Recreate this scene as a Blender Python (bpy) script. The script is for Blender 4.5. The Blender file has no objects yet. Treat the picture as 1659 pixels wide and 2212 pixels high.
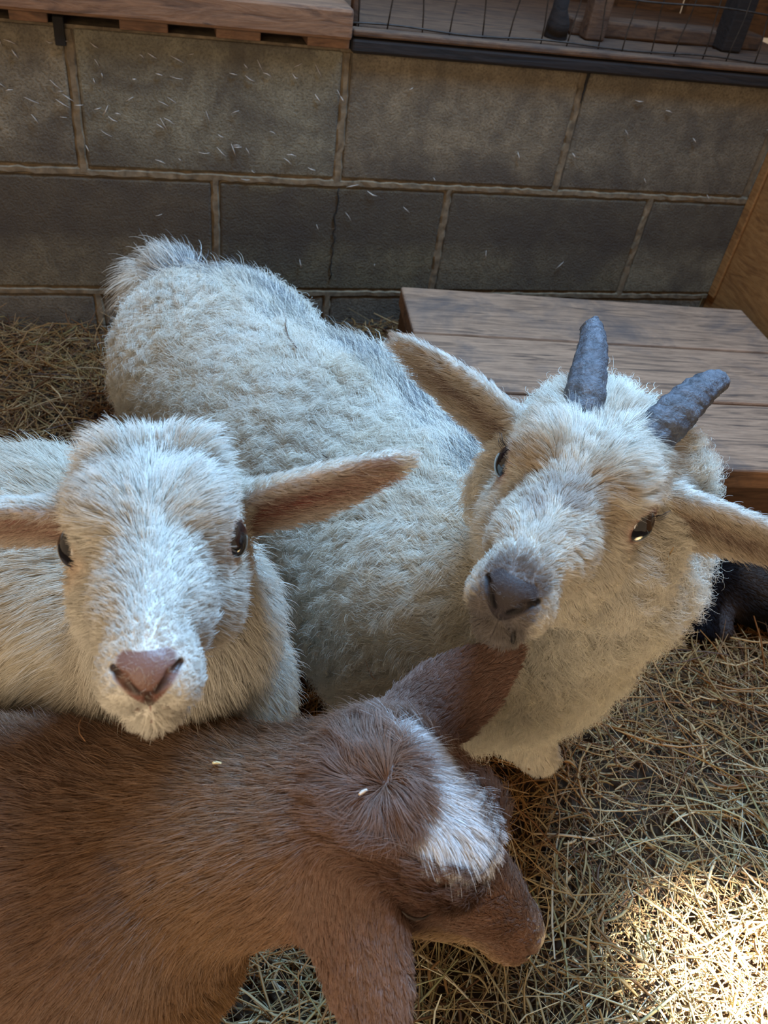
import bpy, bmesh, math, random
import numpy as np
from mathutils import Vector, Matrix

# ---------------------------------------------------------------- camera
CAM = np.array([-0.304, -1.363, 0.7743])
RT = np.array([0.96534, -0.22881, 0.12554])
UP = np.array([0.06045, 0.66397, 0.74531])
FW = np.array([0.25389, 0.71189, -0.65479])
FL = 1738.0
scene = bpy.context.scene
COL = scene.collection
cam = bpy.data.objects.new('camera', bpy.data.cameras.new('camera'))
COL.objects.link(cam)
mw = Matrix.Identity(4)
for i in range(3):
    mw[i][0] = RT[i]; mw[i][1] = UP[i]; mw[i][2] = -FW[i]; mw[i][3] = CAM[i]
cam.matrix_world = mw
cam.data.sensor_fit = 'HORIZONTAL'
cam.data.sensor_width = 36.0
cam.data.lens = 36.0 * FL / 1659.0
cam.data.clip_start = 0.02
cam.data.dof.use_dof = True
cam.data.dof.focus_distance = 0.62
cam.data.dof.aperture_fstop = 19.0
scene.camera = cam

# ---------------------------------------------------------------- world, lamps, exposure
world = bpy.data.worlds.new('world'); scene.world = world
world.use_nodes = True
world.node_tree.nodes['Background'].inputs[0].default_value = (1.0, 0.74, 0.50, 1)
world.node_tree.nodes['Background'].inputs[1].default_value = 0.24


def aim(o, loc, target):
    o.location = loc
    o.rotation_euler = (Vector(target) - Vector(loc)).to_track_quat('-Z', 'Y').to_euler()


def area(name, loc, target, sx, sy, power, col):
    l = bpy.data.lights.new(name, 'AREA'); l.shape = 'RECTANGLE'
    l.size = sx; l.size_y = sy; l.energy = power; l.color = col
    o = bpy.data.objects.new(name, l); COL.objects.link(o); aim(o, loc, target)
    return o


# daylight through the roof window over the pen, bluish against the warm barn
wl = area("window_daylight", (0.30, -0.38, 1.85), (-0.10, -0.95, 0.2), 0.7, 0.45, 25.0, (0.31, 0.60, 1.0)); wl.data.spread = math.radians(120)
# added warm fill lamp without a known source, behind and left of the camera
area("warm_fill", (-1.3, -2.7, 0.95), (-0.2, -0.9, 0.25), 1.3, 1.1, 16.0, (1.0, 0.79, 0.55))
# direct sun falling through a gap onto the bedding at the front right
sp = bpy.data.lights.new('sunbeam', 'SPOT')
sp.energy = 34000; sp.color = (1.0, 0.90, 0.74); sp.spot_size = math.radians(4.0); sp.spot_blend = 1.0
sp.shadow_soft_size = 0.02
spo = bpy.data.objects.new('sunbeam', sp); COL.objects.link(spo)
aim(spo, (1.9, -3.2, 3.0), (0.218, -1.258, 0.0))

scene.view_settings.view_transform = 'Standard'
scene.view_settings.look = 'None'
scene.view_settings.exposure = 0.55
scene.view_settings.gamma = 1.0
scene.view_settings.use_curve_mapping = False
scene.cycles.max_bounces = 6
scene.cycles.diffuse_bounces = 3
scene.cycles.glossy_bounces = 2
scene.cycles.transmission_bounces = 3


# ---------------------------------------------------------------- helpers
def ray(x, y):
    return FW + (x - 829.5) / FL * RT - (y - 1106) / FL * UP


def at(x, y, d):
    return CAM + ray(x, y) * d


def on(x, y, axis, val):
    r = ray(x, y)
    return CAM + r * ((val - CAM[axis]) / r[axis])


def tag(o, label=None, cat=None, group=None, kind=None):
    if label: o['label'] = label
    if cat: o['category'] = cat
    if group: o['group'] = group
    if kind: o['kind'] = kind
    return o


def link(name, me, mat=None, parent=None, smooth=False):
    o = bpy.data.objects.new(name, me); COL.objects.link(o)
    if mat is not None:
        for m in (mat if isinstance(mat, (list, tuple)) else [mat]):
            me.materials.append(m)
    if parent is not None: o.parent = parent
    if smooth:
        me.polygons.foreach_set('use_smooth', [True] * len(me.polygons))
    return o


def empty(name, loc=(0, 0, 0)):
    o = bpy.data.objects.new(name, None); COL.objects.link(o); o.location = loc
    o.empty_display_size = 0.05
    return o


def npmesh(name, V, F, smooth=True):
    """mesh from numpy verts and an (n,3) or (n,4) face array"""
    me = bpy.data.meshes.new(name)
    V = np.ascontiguousarray(V, np.float32); F = np.ascontiguousarray(F, np.int32)
    k = F.shape[1]
    me.vertices.add(len(V)); me.vertices.foreach_set('co', V.ravel())
    me.loops.add(F.size); me.loops.foreach_set('vertex_index', F.ravel())
    me.polygons.add(len(F)); me.polygons.foreach_set('loop_start', np.arange(0, F.size, k, dtype=np.int32))
    me.polygons.foreach_set('use_smooth', np.full(len(F), smooth))
    me.update(calc_edges=True); me.validate()
    return me


def vcol(me, C, name='col'):
    a = me.color_attributes.new(name, 'FLOAT_COLOR', 'POINT')
    C4 = np.ones((len(C), 4), np.float32); C4[:, :3] = C
    a.data.foreach_set('color', C4.ravel())


def box(bm, c, size, M=None, bevel=0.0, mi=0, seg=2):
    vs = bmesh.ops.create_cube(bm, size=1.0)['verts']
    for v in vs:
        v.co = Vector((v.co.x * size[0], v.co.y * size[1], v.co.z * size[2]))
    fs = set(f for v in vs for f in v.link_faces)
    if bevel > 0:
        es = list(set(e for v in vs for e in v.link_edges))
        r = bmesh.ops.bevel(bm, geom=es, offset=bevel, segments=seg, affect='EDGES', profile=0.5)
        vs = list(set(v for f in r['faces'] for v in f.verts) | set(v for v in vs if v.is_valid))
        fs = set(f for v in vs for f in v.link_faces)
    for f in fs: f.material_index = mi
    T = Matrix.Translation(Vector(c)) @ (M.to_4x4() if M is not None else Matrix.Identity(4))
    for v in vs: v.co = T @ v.co
    return vs


def bmobj(name, bm, mat, parent=None, smooth=False):
    me = bpy.data.meshes.new(name); bm.to_mesh(me); bm.free()
    return link(name, me, mat, parent, smooth)


def tube(bm, pts, radii, seg=10, mi=0, cap=True):
    pts = [Vector(p) for p in pts]; rings = []; prev = None
    for i, p in enumerate(pts):
        t = (pts[min(i + 1, len(pts) - 1)] - pts[max(i - 1, 0)]).normalized()
        a = prev if prev is not None else (Vector((0, 0, 1)) if abs(t.z) < 0.9 else Vector((1, 0, 0)))
        x = (a - t * a.dot(t)).normalized(); y = t.cross(x); prev = x
        r = radii[i] if hasattr(radii, '__len__') else radii
        rings.append([bm.verts.new(p + (x * math.cos(k * 2 * math.pi / seg) + y * math.sin(k * 2 * math.pi / seg)) * r) for k in range(seg)])
    for a, b in zip(rings, rings[1:]):
        for k in range(seg):
            f = bm.faces.new((a[k], a[(k + 1) % seg], b[(k + 1) % seg], b[k])); f.material_index = mi; f.smooth = True
    if cap:
        bm.faces.new(rings[0][::-1]); bm.faces.new(rings[-1])
    return rings


# ---------------------------------------------------------------- materials
def mat_new(name):
    m = bpy.data.materials.new(name); m.use_nodes = True
    nt = m.node_tree; b = nt.nodes['Principled BSDF']
    return m, nt, b


def N(nt, t, **kw):
    n = nt.nodes.new(t)
    for k, v in kw.items():
        if k == 'inp':
            for a, b in v.items(): n.inputs[a].default_value = b
        else: setattr(n, k, v)
    return n


def ramp(nt, fac, stops):
    r = nt.nodes.new('ShaderNodeValToRGB')
    e = r.color_ramp.elements
    while len(e) < len(stops): e.new(0.5)
    for i, (p, c) in enumerate(stops):
        e[i].position = p; e[i].color = (*c, 1)
    nt.links.new(fac, r.inputs[0])
    return r


def mixc(nt, fac, a, b, mode='MIX'):
    m = nt.nodes.new('ShaderNodeMix'); m.data_type = 'RGBA'; m.blend_type = mode
    for s, v in ((m.inputs[0], fac), (m.inputs[6], a), (m.inputs[7], b)):
        if isinstance(v, (int, float)): s.default_value = v
        elif isinstance(v, tuple): s.default_value = (*v, 1)
        else: nt.links.new(v, s)
    return m.outputs[2]


def coords(nt, scale=(1, 1, 1), rot=(0, 0, 0), loc=(0, 0, 0)):
    tc = nt.nodes.new('ShaderNodeTexCoord'); mp = nt.nodes.new('ShaderNodeMapping')
    mp.inputs['Scale'].default_value = scale; mp.inputs['Rotation'].default_value = rot; mp.inputs['Location'].default_value = loc
    nt.links.new(tc.outputs['Object'], mp.inputs[0])
    return mp.outputs[0]


def noise(nt, vec, scale, detail=4, rough=0.55, dist=0.0):
    n = nt.nodes.new('ShaderNodeTexNoise')
    n.inputs['Scale'].default_value = scale; n.inputs['Detail'].default_value = detail
    n.inputs['Roughness'].default_value = rough; n.inputs['Distortion'].default_value = dist
    nt.links.new(vec, n.inputs[0])
    return n.outputs['Fac']


def bump(nt, b, h, strength=0.4, dist=0.004):
    n = nt.nodes.new('ShaderNodeBump'); n.inputs['Strength'].default_value = strength; n.inputs['Distance'].default_value = dist
    nt.links.new(h, n.inputs['Height']); nt.links.new(n.outputs[0], b.inputs['Normal'])


def wood(name, light, mid, dark, axis_rot=(0, 0, 0), stretch=(1.2, 14, 14), rough=0.75, stain=(0.05, 0.035, 0.03), stain_amt=0.5, seed=0.0):
    m, nt, b = mat_new(name)
    v = coords(nt, stretch, axis_rot, (seed, seed * .7, seed * 1.3))
    v2 = coords(nt, (1, 1, 1), (0, 0, 0), (seed * 2, seed, 0))
    g = noise(nt, v, 5.0, 8, 0.62, 1.6)
    g2 = noise(nt, v, 16.0, 3, 0.6, 0.4)
    c = ramp(nt, g, [(0.36, dark), (0.45, mid), (0.52, light), (0.57, mid), (0.63, light), (0.70, dark)]).outputs[0]
    c = mixc(nt, 0.35, c, ramp(nt, g2, [(0.35, dark), (0.6, light)]).outputs[0])
    s = ramp(nt, noise(nt, v2, 7.0, 6, 0.65, 0.6), [(0.50, (0, 0, 0)), (0.72, (1, 1, 1))]).outputs[0]
    sm = nt.nodes.new('ShaderNodeMath'); sm.operation = 'MULTIPLY'; sm.inputs[1].default_value = stain_amt
    nt.links.new(s, sm.inputs[0])
    c = mixc(nt, sm.outputs[0], c, stain)
    nt.links.new(c, b.inputs['Base Color']); b.inputs['Roughness'].default_value = rough
    bump(nt, b, g, 0.5, 0.003)
    return m


def block_mat():
    m, nt, b = mat_new('concrete_block')
    v = coords(nt)
    geo = nt.nodes.new('ShaderNodeAttribute'); geo.attribute_name = 'col'
    fine = noise(nt, v, 260, 3, 0.7)
    big = noise(nt, v, 9, 5, 0.6, 0.5)
    med = noise(nt, v, 38, 6, 0.7, 0.2)
    c = mixc(nt, 1.0, geo.outputs['Color'], ramp(nt, med, [(0.3, (.70, .68, .66)), (0.65, (1.2, 1.2, 1.2))]).outputs[0], 'MULTIPLY')
    c = mixc(nt, 1.0, c, ramp(nt, fine, [(0.32, (.55, .55, .55)), (0.55, (1.1, 1.1, 1.1))]).outputs[0], 'MULTIPLY')
    c = mixc(nt, ramp(nt, big, [(0.42, (0, 0, 0)), (0.64, (.75, .75, .75))]).outputs[0], c, (0.07, 0.055, 0.042))
    # a tide mark of dark grime half way up the courses
    sx = nt.nodes.new('ShaderNodeSeparateXYZ'); nt.links.new(v, sx.inputs[0])
    mz = nt.nodes.new('ShaderNodeMath'); mz.operation = 'MULTIPLY_ADD'; mz.inputs[1].default_value = .07
    nt.links.new(noise(nt, v, 13, 5, .65, .4), mz.inputs[0]); nt.links.new(sx.outputs[2], mz.inputs[2])
    zr = ramp(nt, mz.outputs[0], [(.19, (0, 0, 0)), (.225, (.72, .72, .72)), (.30, (.62, .62, .62)), (.322, (.1, .1, .1)), (.335, (.5, .5, .5)), (.39, (0, 0, 0))])
    c = mixc(nt, zr.outputs[0], c, (.052, .038, .028))
    # pale limey flecks
    vs = coords(nt, (60, 60, 190), (0, 0.6, 0))
    fl = noise(nt, vs, 1.0, 4, 0.75, 1.2)
    c = mixc(nt, ramp(nt, fl, [(0.70, (0, 0, 0)), (0.74, (.6, .6, .6))]).outputs[0], c, (.33, .28, .24))
    nt.links.new(c, b.inputs['Base Color']); b.inputs['Roughness'].default_value = 0.95
    hh = nt.nodes.new('ShaderNodeMath'); hh.operation = 'ADD'; nt.links.new(fine, hh.inputs[0]); nt.links.new(med, hh.inputs[1])
    bump(nt, b, hh.outputs[0], 0.7, 0.003)
    return m


def plain(name, c, rough=0.7, nscale=30, amt=0.35, metal=0.0, bumpd=0.001):
    m, nt, b = mat_new(name)
    v = coords(nt)
    n = noise(nt, v, nscale, 5, 0.6, 0.3)
    lo = tuple(x * (1 - amt) for x in c); hi = tuple(min(1, x * (1 + amt)) for x in c)
    nt.links.new(ramp(nt, n, [(0.3, lo), (0.7, hi)]).outputs[0], b.inputs['Base Color'])
    b.inputs['Roughness'].default_value = rough; b.inputs['Metallic'].default_value = metal
    bump(nt, b, n, 0.4, bumpd)
    return m


def attr_mat(name, rough=0.7, bumps=None, trans=0.0, spec=0.3):
    m, nt, b = mat_new(name)
    a = nt.nodes.new('ShaderNodeAttribute'); a.attribute_name = 'col'
    nt.links.new(a.outputs['Color'], b.inputs['Base Color'])
    b.inputs['Roughness'].default_value = rough
    b.inputs['Specular IOR Level'].default_value = spec
    if bumps:
        bump(nt, b, noise(nt, coords(nt), bumps[0], 3, 0.6), bumps[1], bumps[2])
    return m


def fur_mat(name, sheen=0.12, rough=0.55, trans=0.18, nmix=0.55):
    m = bpy.data.materials.new(name); m.use_nodes = True
    nt = m.node_tree; nt.nodes.clear()
    out = nt.nodes.new('ShaderNodeOutputMaterial')
    a = nt.nodes.new('ShaderNodeAttribute'); a.attribute_name = 'col'
    nr = nt.nodes.new('ShaderNodeAttribute'); nr.attribute_name = 'nrm'
    g = nt.nodes.new('ShaderNodeNewGeometry')
    mx = nt.nodes.new('ShaderNodeMix'); mx.data_type = 'VECTOR'; mx.inputs[0].default_value = nmix
    nt.links.new(g.outputs['Normal'], mx.inputs[4]); nt.links.new(nr.outputs['Vector'], mx.inputs[5])
    nz = nt.nodes.new('ShaderNodeVectorMath'); nz.operation = 'NORMALIZE'; nt.links.new(mx.outputs[1], nz.inputs[0])
    d = nt.nodes.new('ShaderNodeBsdfDiffuse'); nt.links.new(a.outputs['Color'], d.inputs[0]); nt.links.new(nz.outputs[0], d.inputs['Normal'])
    t = nt.nodes.new('ShaderNodeBsdfTranslucent'); nt.links.new(a.outputs['Color'], t.inputs[0]); nt.links.new(nz.outputs[0], t.inputs['Normal'])
    s1 = nt.nodes.new('ShaderNodeMixShader'); s1.inputs[0].default_value = trans
    nt.links.new(d.outputs[0], s1.inputs[1]); nt.links.new(t.outputs[0], s1.inputs[2])
    gl = nt.nodes.new('ShaderNodeBsdfGlossy'); gl.inputs['Roughness'].default_value = rough
    gl.inputs[0].default_value = (1, 1, 1, 1)
    s2 = nt.nodes.new('ShaderNodeMixShader'); s2.inputs[0].default_value = sheen
    nt.links.new(s1.outputs[0], s2.inputs[1]); nt.links.new(gl.outputs[0], s2.inputs[2])
    nt.links.new(s2.outputs[0], out.inputs[0])
    return m


M_BLOCK = block_mat()
M_MORTAR = plain('mortar', (0.165, 0.118, 0.070), 0.95, 60, 0.5, 0, 0.002)
M_CRACK = plain('crack_shadow', (0.015, 0.012, 0.010), 1.0)
M_PLY = wood('plywood', (0.33, 0.15, 0.045), (0.26, 0.105, 0.027), (0.15, 0.058, 0.016), (0, 0, 0), (14, 1.6, 9), 0.6, (0.10, 0.05, 0.02), 0.25, 3.0)
M_SILL = wood('sill_pine', (0.26, 0.13, 0.065), (0.19, 0.09, 0.045), (0.08, 0.04, 0.022), (0, 0, 0), (1.4, 9, 9), 0.8, (0.05, 0.03, 0.025), 0.55, 1.0)
M_OLD = wood('old_dark_wood', (0.135, 0.07, 0.035), (0.085, 0.042, 0.022), (0.028, 0.015, 0.010), (0, 0, 0), (1.4, 10, 10), 0.85, (0.02, 0.015, 0.015), 0.6, 5.0)
M_BLACKWOOD = wood('blackened_wood', (0.020, 0.012, 0.009), (0.010, 0.006, 0.005), (0.003, 0.002, 0.002), (0, 0, 0), (1.4, 10, 10), 0.9, (0.008, 0.006, 0.008), 0.6, 7.0)
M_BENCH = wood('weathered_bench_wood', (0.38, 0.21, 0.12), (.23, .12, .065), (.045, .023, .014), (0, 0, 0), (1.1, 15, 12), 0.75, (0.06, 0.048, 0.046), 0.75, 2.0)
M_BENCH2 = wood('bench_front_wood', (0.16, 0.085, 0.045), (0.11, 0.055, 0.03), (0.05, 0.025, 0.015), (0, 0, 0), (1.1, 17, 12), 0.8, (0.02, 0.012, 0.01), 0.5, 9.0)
M_WIRE = plain('rusty_wire', (0.035, 0.026, 0.02), 0.6, 80, 0.5, 0.4)
M_DIRT = plain('packed_bedding', (0.045, 0.024, 0.011), 1.0, 45, 0.6, 0, 0.01)
M_HAY = attr_mat('hay', 0.55, None, 0, 0.35)
M_SKIN = attr_mat('goat_skin', 0.65, (900, 0.25, 0.0006), 0, 0.3)
M_BLACKSKIN = attr_mat('black_skin', 0.9, None, 0, 0.05)
M_NOSE2 = attr_mat('dark_goat_nose', 0.6, (700, 0.5, 0.0008), 0, 0.2)
M_NOSE = attr_mat('goat_nose', 0.42, (700, 0.5, 0.0008), 0, 0.5)
M_FUR = fur_mat('white_fur', 0.05, 0.5, 0.25, 0.55)
M_FLEECE = fur_mat('fleece', 0.04, 0.5, 0.25, 0.45)
M_BROWN = fur_mat('brown_fur', 0.045, 0.45, 0.12, 0.55)
M_BLACKFUR = fur_mat('black_fur', 0.002, 0.5, 0.0, 0.55)


def wash(v, seed=0):
    """cheap smooth value noise on points, 0..1"""
    v = np.asarray(v, np.float64); i = np.floor(v).astype(np.int64); f = v - i; f = f * f * (3 - 2 * f)
    out = 0
    for dx in (0, 1):
        for dy in (0, 1):
            for dz in (0, 1):
                h = hsh(i[:, 0] + dx, i[:, 1] + dy, i[:, 2] + dz, seed)
                w = (f[:, 0] if dx else 1 - f[:, 0]) * (f[:, 1] if dy else 1 - f[:, 1]) * (f[:, 2] if dz else 1 - f[:, 2])
                out = out + h * w
    return out


def hsh(x, y, z, s=0):
    n = (x * 73856093) ^ (y * 19349663) ^ (z * 83492791) ^ (s * 2654435761 + 12345)
    n = (n ^ (n >> 13)) & 0xffffffff
    n = (n * 1274126177) & 0xffffffff
    n = n ^ (n >> 16)
    n = (n * 2246822519) & 0xffffffff
    n = n ^ (n >> 13)
    return (n & 0xffffff) / float(0x1000000)


# ---------------------------------------------------------------- the setting
random.seed(4); rng = np.random.default_rng(11)
WT = 0.488          # top of the block wall
L1 = 0.285          # first mortar course line
L2 = 0.082


def make_wall():
    bm = bmesh.new()
    lay = bm.verts.layers.float_color.new('col')
    mh = 0.009
    def blk(x0, x1, z0, z1, c):
        vs = box(bm, ((x0 + x1) / 2, 0.05 + random.uniform(0, .0015), (z0 + z1) / 2), (x1 - x0 - mh * 1.6, 0.1, z1 - z0 - mh * 1.7), None, 0.004)
        for v in vs: v[lay] = (*c, 1)
    rows = [(L1, WT + .004, [-2.03, -1.218, -.812, -.406, 0.0, .406, .812, 1.2], ((.20, .155, .100), (.19, .152, .102), (.21, .172, .118), (.20, .172, .118))),
            (L2, L1, [-1.42, -1.015, -.609, -.203, .203, .609, 1.015], ((.15, .112, .070), (.145, .11, .068), (.14, .108, .066), (.13, .105, .062), (.14, .112, .07), (.18, .15, .10))),
            (-.121, L2, [-1.218, -.812, -.406, 0.0, .406, .82], ((.17, .135, .095), (.15, .12, .085)))]
    for z0, z1, xs, cols in rows:
        for i, (a, b) in enumerate(zip(xs, xs[1:])):
            blk(a, b, z0, z1, cols[i % len(cols)])
    box(bm, (-.35, 0.055, 0.185), (2.5, 0.10, 0.606), None, 0, 1)
    return bmobj('wall_back', bm, [M_BLOCK, M_MORTAR], None, True)


w = make_wall(); tag(w, 'grey brown concrete block wall with pale mortar joints behind the goats', kind='structure')
w.data.polygons.foreach_set('use_smooth', [False] * len(w.data.polygons))
# mortar joints, slightly ragged and proud
bm = bmesh.new()
def strip(p0, p1, wdt, y=0.0004):
    n = max(6, int((Vector(p1) - Vector(p0)).length / 0.012)); d = (Vector(p1) - Vector(p0)).normalized(); s = Vector((-d.z, 0, d.x))
    prev = None
    for i in range(n + 1):
        c = Vector(p0).lerp(Vector(p1), i / n); a = wdt * random.uniform(.6, 1.25); b_ = wdt * random.uniform(.6, 1.25)
        q = [bm.verts.new(c + s * a + Vector((0, 0.004, 0))), bm.verts.new(c + s * a * .55 + Vector((0, y - random.uniform(0, .001), 0))), bm.verts.new(c - s * b_ * .55 + Vector((0, y - random.uniform(0, .001), 0))), bm.verts.new(c - s * b_ + Vector((0, 0.004, 0)))]
        if prev:
            for k in range(3): bm.faces.new((prev[k], prev[k + 1], q[k + 1], q[k]))
        prev = q
for z in (L1, L2): strip((-1.5, 0, z), (.82, 0, z), .0072)
for x in (-.812, -.406, 0, .406): strip((x, 0, L1), (x, 0, WT - .005), .0085)
for x in (-1.015, -.609, -.203, .203, .609): strip((x, 0, L2), (x, 0, L1), .008)
for x in (-.812, -.406, 0, .406): strip((x, 0, -.02), (x, 0, L2), .0085)
bmesh.ops.recalc_face_normals(bm, faces=bm.faces)
j = bmobj('mortar_joint', bm, M_MORTAR, w)
bm = bmesh.new()
pts = [(0.002 + random.uniform(-.003, .003), -0.0012, z) for z in np.linspace(L1 - .008, L2 + .03, 22)]
tube(bm, pts, [random.uniform(.0006, .0016) for _ in pts], 5)
bmobj('crack', bm, M_CRACK, w)
bm = bmesh.new()
pts = [(0.409 + random.uniform(-.001, .001), -0.003, z) for z in np.linspace(WT, WT - .05, 8)]
tube(bm, pts, [.003 - i * .0003 for i in range(8)], 5)
bmobj('crack', bm, M_CRACK, w)

# right hand plywood wall
bm = bmesh.new(); box(bm, (.835, -.9, .45), (.022, 1.82, .95), None, .001)
pw = bmobj('wall_right', bm, M_PLY); tag(pw, 'orange brown plywood sheet wall at the right corner', kind='structure')
bm = bmesh.new(); box(bm, (.8195, -.012, .40), (.006, .022, .62), None, .002)
tag(bmobj('trim_1', bm, M_PLY), 'narrow bare edge strip where the plywood meets the blocks', kind='structure')

# floor, gently bumpy
def hh(x, y):
    return (0.010 * np.sin(x * 9 + 1.3 * np.sin(y * 7)) + 0.008 * np.sin(y * 13 + x * 4) + 0.004 * np.sin(x * 31 + y * 17) + 0.006 * np.exp(-((y + .02) / .07) ** 2) - 0.006)
gx, gy = np.meshgrid(np.linspace(-2.2, .85, 160), np.linspace(-3.0, .04, 160), indexing='ij')
V = np.stack([gx.ravel(), gy.ravel(), hh(gx, gy).ravel() - .006 + rng.normal(0, .0015, gx.size)], 1)
ii = np.arange(160 * 160).reshape(160, 160)
F = np.stack([ii[:-1, :-1].ravel(), ii[1:, :-1].ravel(), ii[1:, 1:].ravel(), ii[:-1, 1:].ravel()], 1)
fl = link('floor', npmesh('floor', V, F), M_DIRT); tag(fl, 'dark trodden barn floor under the hay', kind='structure')


def project(P):
    d = P - CAM; z = d @ FW
    return 829.5 + FL * (d @ RT) / z, 1106 - FL * (d @ UP) / z, z


def hay(name, n, seed, zoff=0.0, xr=(-1.25, .82), yr=(-1.5, -.005), lenr=(.015, .15), rr=(.0005, .0017)):
    g = np.random.default_rng(seed)
    # keep to the stretch of floor a viewer near the photograph's place can look at
    P = np.stack([g.uniform(*xr, n * 3), g.uniform(*yr, n * 3)], 1)
    w3 = np.concatenate([P, np.zeros((len(P), 1))], 1); u, v, z = project(w3)
    ok = (z > .2) & (u > -800) & (u < 2200) & (v < 2700)
    P = P[ok][:n]; n = len(P)
    L = lenr[0] + (lenr[1] - lenr[0]) * g.random(n) ** 1.8
    r = rr[0] + (rr[1] - rr[0]) * g.random(n) ** 2.2
    r *= np.where(L < .04, 1.25, 1)
    th = g.uniform(0, 2 * np.pi, n)
    pit = g.normal(0, .16, n) + (g.random(n) < .08) * g.uniform(0.1, .6, n)
    z0 = hh(P[:, 0], P[:, 1]) + zoff + .026 * g.random(n) ** 1.3 + np.abs(np.sin(pit)) * L * .35
    d = np.stack([np.cos(th) * np.cos(pit), np.sin(th) * np.cos(pit), np.sin(pit)], 1)
    s = np.stack([-np.sin(th), np.cos(th), np.zeros(n)], 1); up = np.cross(d, s)
    bend = g.normal(0, .12, n) * L; bz = g.normal(0, .05, n) * L
    K = 5; RN = 4
    t = np.linspace(-.5, .5, K)
    kink = (g.random(n) < .25) * g.normal(0, .25, n) * L
    C = np.concatenate([P, z0[:, None]], 1)[:, None, :] + d[:, None] * (t[None, :, None] * L[:, None, None]) \
        + s[:, None] * ((4 * t ** 2)[None, :, None] * bend[:, None, None] + np.abs(t)[None, :, None] * kink[:, None, None]) \
        - up[:, None] * ((4 * t ** 2)[None, :, None] * bz[:, None, None])
    fl_ = g.uniform(.35, 1, n)
    a = np.arange(RN) * 2 * np.pi / RN + .5
    roll = g.uniform(0, 3.1, n)
    ca = np.cos(a)[None, :]; sa = np.sin(a)[None, :] * fl_[:, None]
    A = ca * np.cos(roll)[:, None] - sa * np.sin(roll)[:, None]; B = ca * np.sin(roll)[:, None] + sa * np.cos(roll)[:, None]
    tp = 1 - .35 * (2 * np.abs(t)) ** 3
    Vv = C[:, :, None, :] + (r[:, None, None, None] * tp[None, :, None, None]) * (A[:, None, :, None] * s[:, None, None, :] + B[:, None, :, None] * up[:, None, None, :])
    # keep clear of the block wall
    Vv[..., 1] = np.minimum(Vv[..., 1], -.001)
    Vv = Vv.reshape(-1, 3)
    base = (np.arange(n) * K * RN)[:, None, None]
    kk = np.arange(K - 1)[None, :, None] * RN; aa = np.arange(RN)[None, None, :]; an = (aa + 1) % RN
    Fq = np.stack([base + kk + aa, base + kk + an, base + kk + RN + an, base + kk + RN + aa], -1).reshape(-1, 4)
    me = npmesh(name, Vv, Fq)
    pal = np.array([(.38, .27, .12), (.50, .40, .21), (.27, .17, .075), (.62, .56, .36), (.42, .38, .20), (.72, .72, .56), (.14, .075, .035), (.34, .36, .20)])
    pr = np.array([.22, .2, .17, .13, .1, .05, .09, .04])
    c = pal[g.choice(len(pal), n, p=pr)] * g.uniform(.75, 1.2, (n, 1))
    # shade painted in: stalks darker and browner at the back, brighter by the sunbeam
    lit_mix = np.clip((-P[:, 1] - .93) / .26 + g.normal(0, .12, n), 0, 1)[:, None]
    c = c * (lit_mix + (1 - lit_mix) * np.array([.62, .37, .21])) * .88
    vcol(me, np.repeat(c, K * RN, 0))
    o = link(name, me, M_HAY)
    return o


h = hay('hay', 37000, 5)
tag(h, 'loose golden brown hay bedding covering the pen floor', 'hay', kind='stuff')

# top of the wall: sill plank on the left, gaps below it
sl = bmesh.new(); box(sl, (-.80, .045, WT + .036), (1.6, .13, .042), None, .005, 0)
tag(bmobj('trim_2', sl, M_SILL), 'light brown wooden sill plank lying along the top of the block wall', kind='structure')
bm = bmesh.new()
xs = [(-1.5, -.56), (-.51, -.425), (-.395, -.385), (-.345, -.28), (-.215, -.15), (-.08, -.02)]
xs = [(-1.5, -.53), (-.48, -.43), (-.335, -.268), (-.20, -.135), (-.065, .0)]
for a, b_ in xs: box(bm, ((a + b_) / 2, .025, WT + .0085), (b_ - a, .06, .0155), None, .002)
tag(bmobj('trim_3', bm, M_SILL), 'packing strips between sill plank and blocks with dark gaps', kind='structure')
bm = bmesh.new(); box(bm, (-.417, .004, WT - .008), (.014, .02, .036), None, .001)
bmobj('crack', bm, M_CRACK, w)

# right: dark ledge, batten, deck behind the wire
bm = bmesh.new(); box(bm, (.42, .03, WT + .008), (.835, .085, .020), None, .004)
tag(bmobj('trim_4', bm, M_BLACKWOOD), 'blackened timber ledge on top of the wall under the wire mesh', kind='structure')
bm = bmesh.new(); box(bm, (.42, -.002, WT + .0255), (.835, .022, .010), None, .003)
tag(bmobj('trim_5', bm, M_OLD), 'thin brown batten along the ledge front', kind='structure')
bm = bmesh.new(); box(bm, (.42, .026, WT + .022), (.835, .02, .006), None, .001)
tag(bmobj('trim_6', bm, M_BLACKWOOD), 'dark rail at the foot of the wire mesh', kind='structure')
bm = bmesh.new()
for i in range(5):
    box(bm, (.43, .085 + i * .088 + .0, WT + .016), (.95, .082, .022), None, .003)
tag(bmobj('trim_7', bm, M_OLD), 'rough brown deck boards behind the wire mesh', kind='structure')
bm = bmesh.new()
for i, (x, wd) in enumerate(tuple((-.05 - .15 * q, .144) for q in range(14, 0, -1)) + ((-.05, .14), (.12, .15), (.29, .13), (.46, .15), (.63, .14), (.79, .16), (.95, .14), (1.10, .144), (1.25, .144), (1.40, .144))):
    box(bm, (x, .53 + (i % 2) * .004, WT + .34), (wd, .02, .70), None, .002)
tag(bmobj('wall_far', bm, M_OLD), 'brown vertical boards far behind the wire mesh', kind='structure')
bm = bmesh.new(); box(bm, (-.80, .13, WT + .085), (1.6, .03, .06), None, .004); box(bm, (-.80, .33, WT + .010), (1.62, .38, .02), None, .004)
tag(bmobj('trim_8', bm, M_OLD), 'dark brown board standing behind the sill plank', kind='structure')

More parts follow.
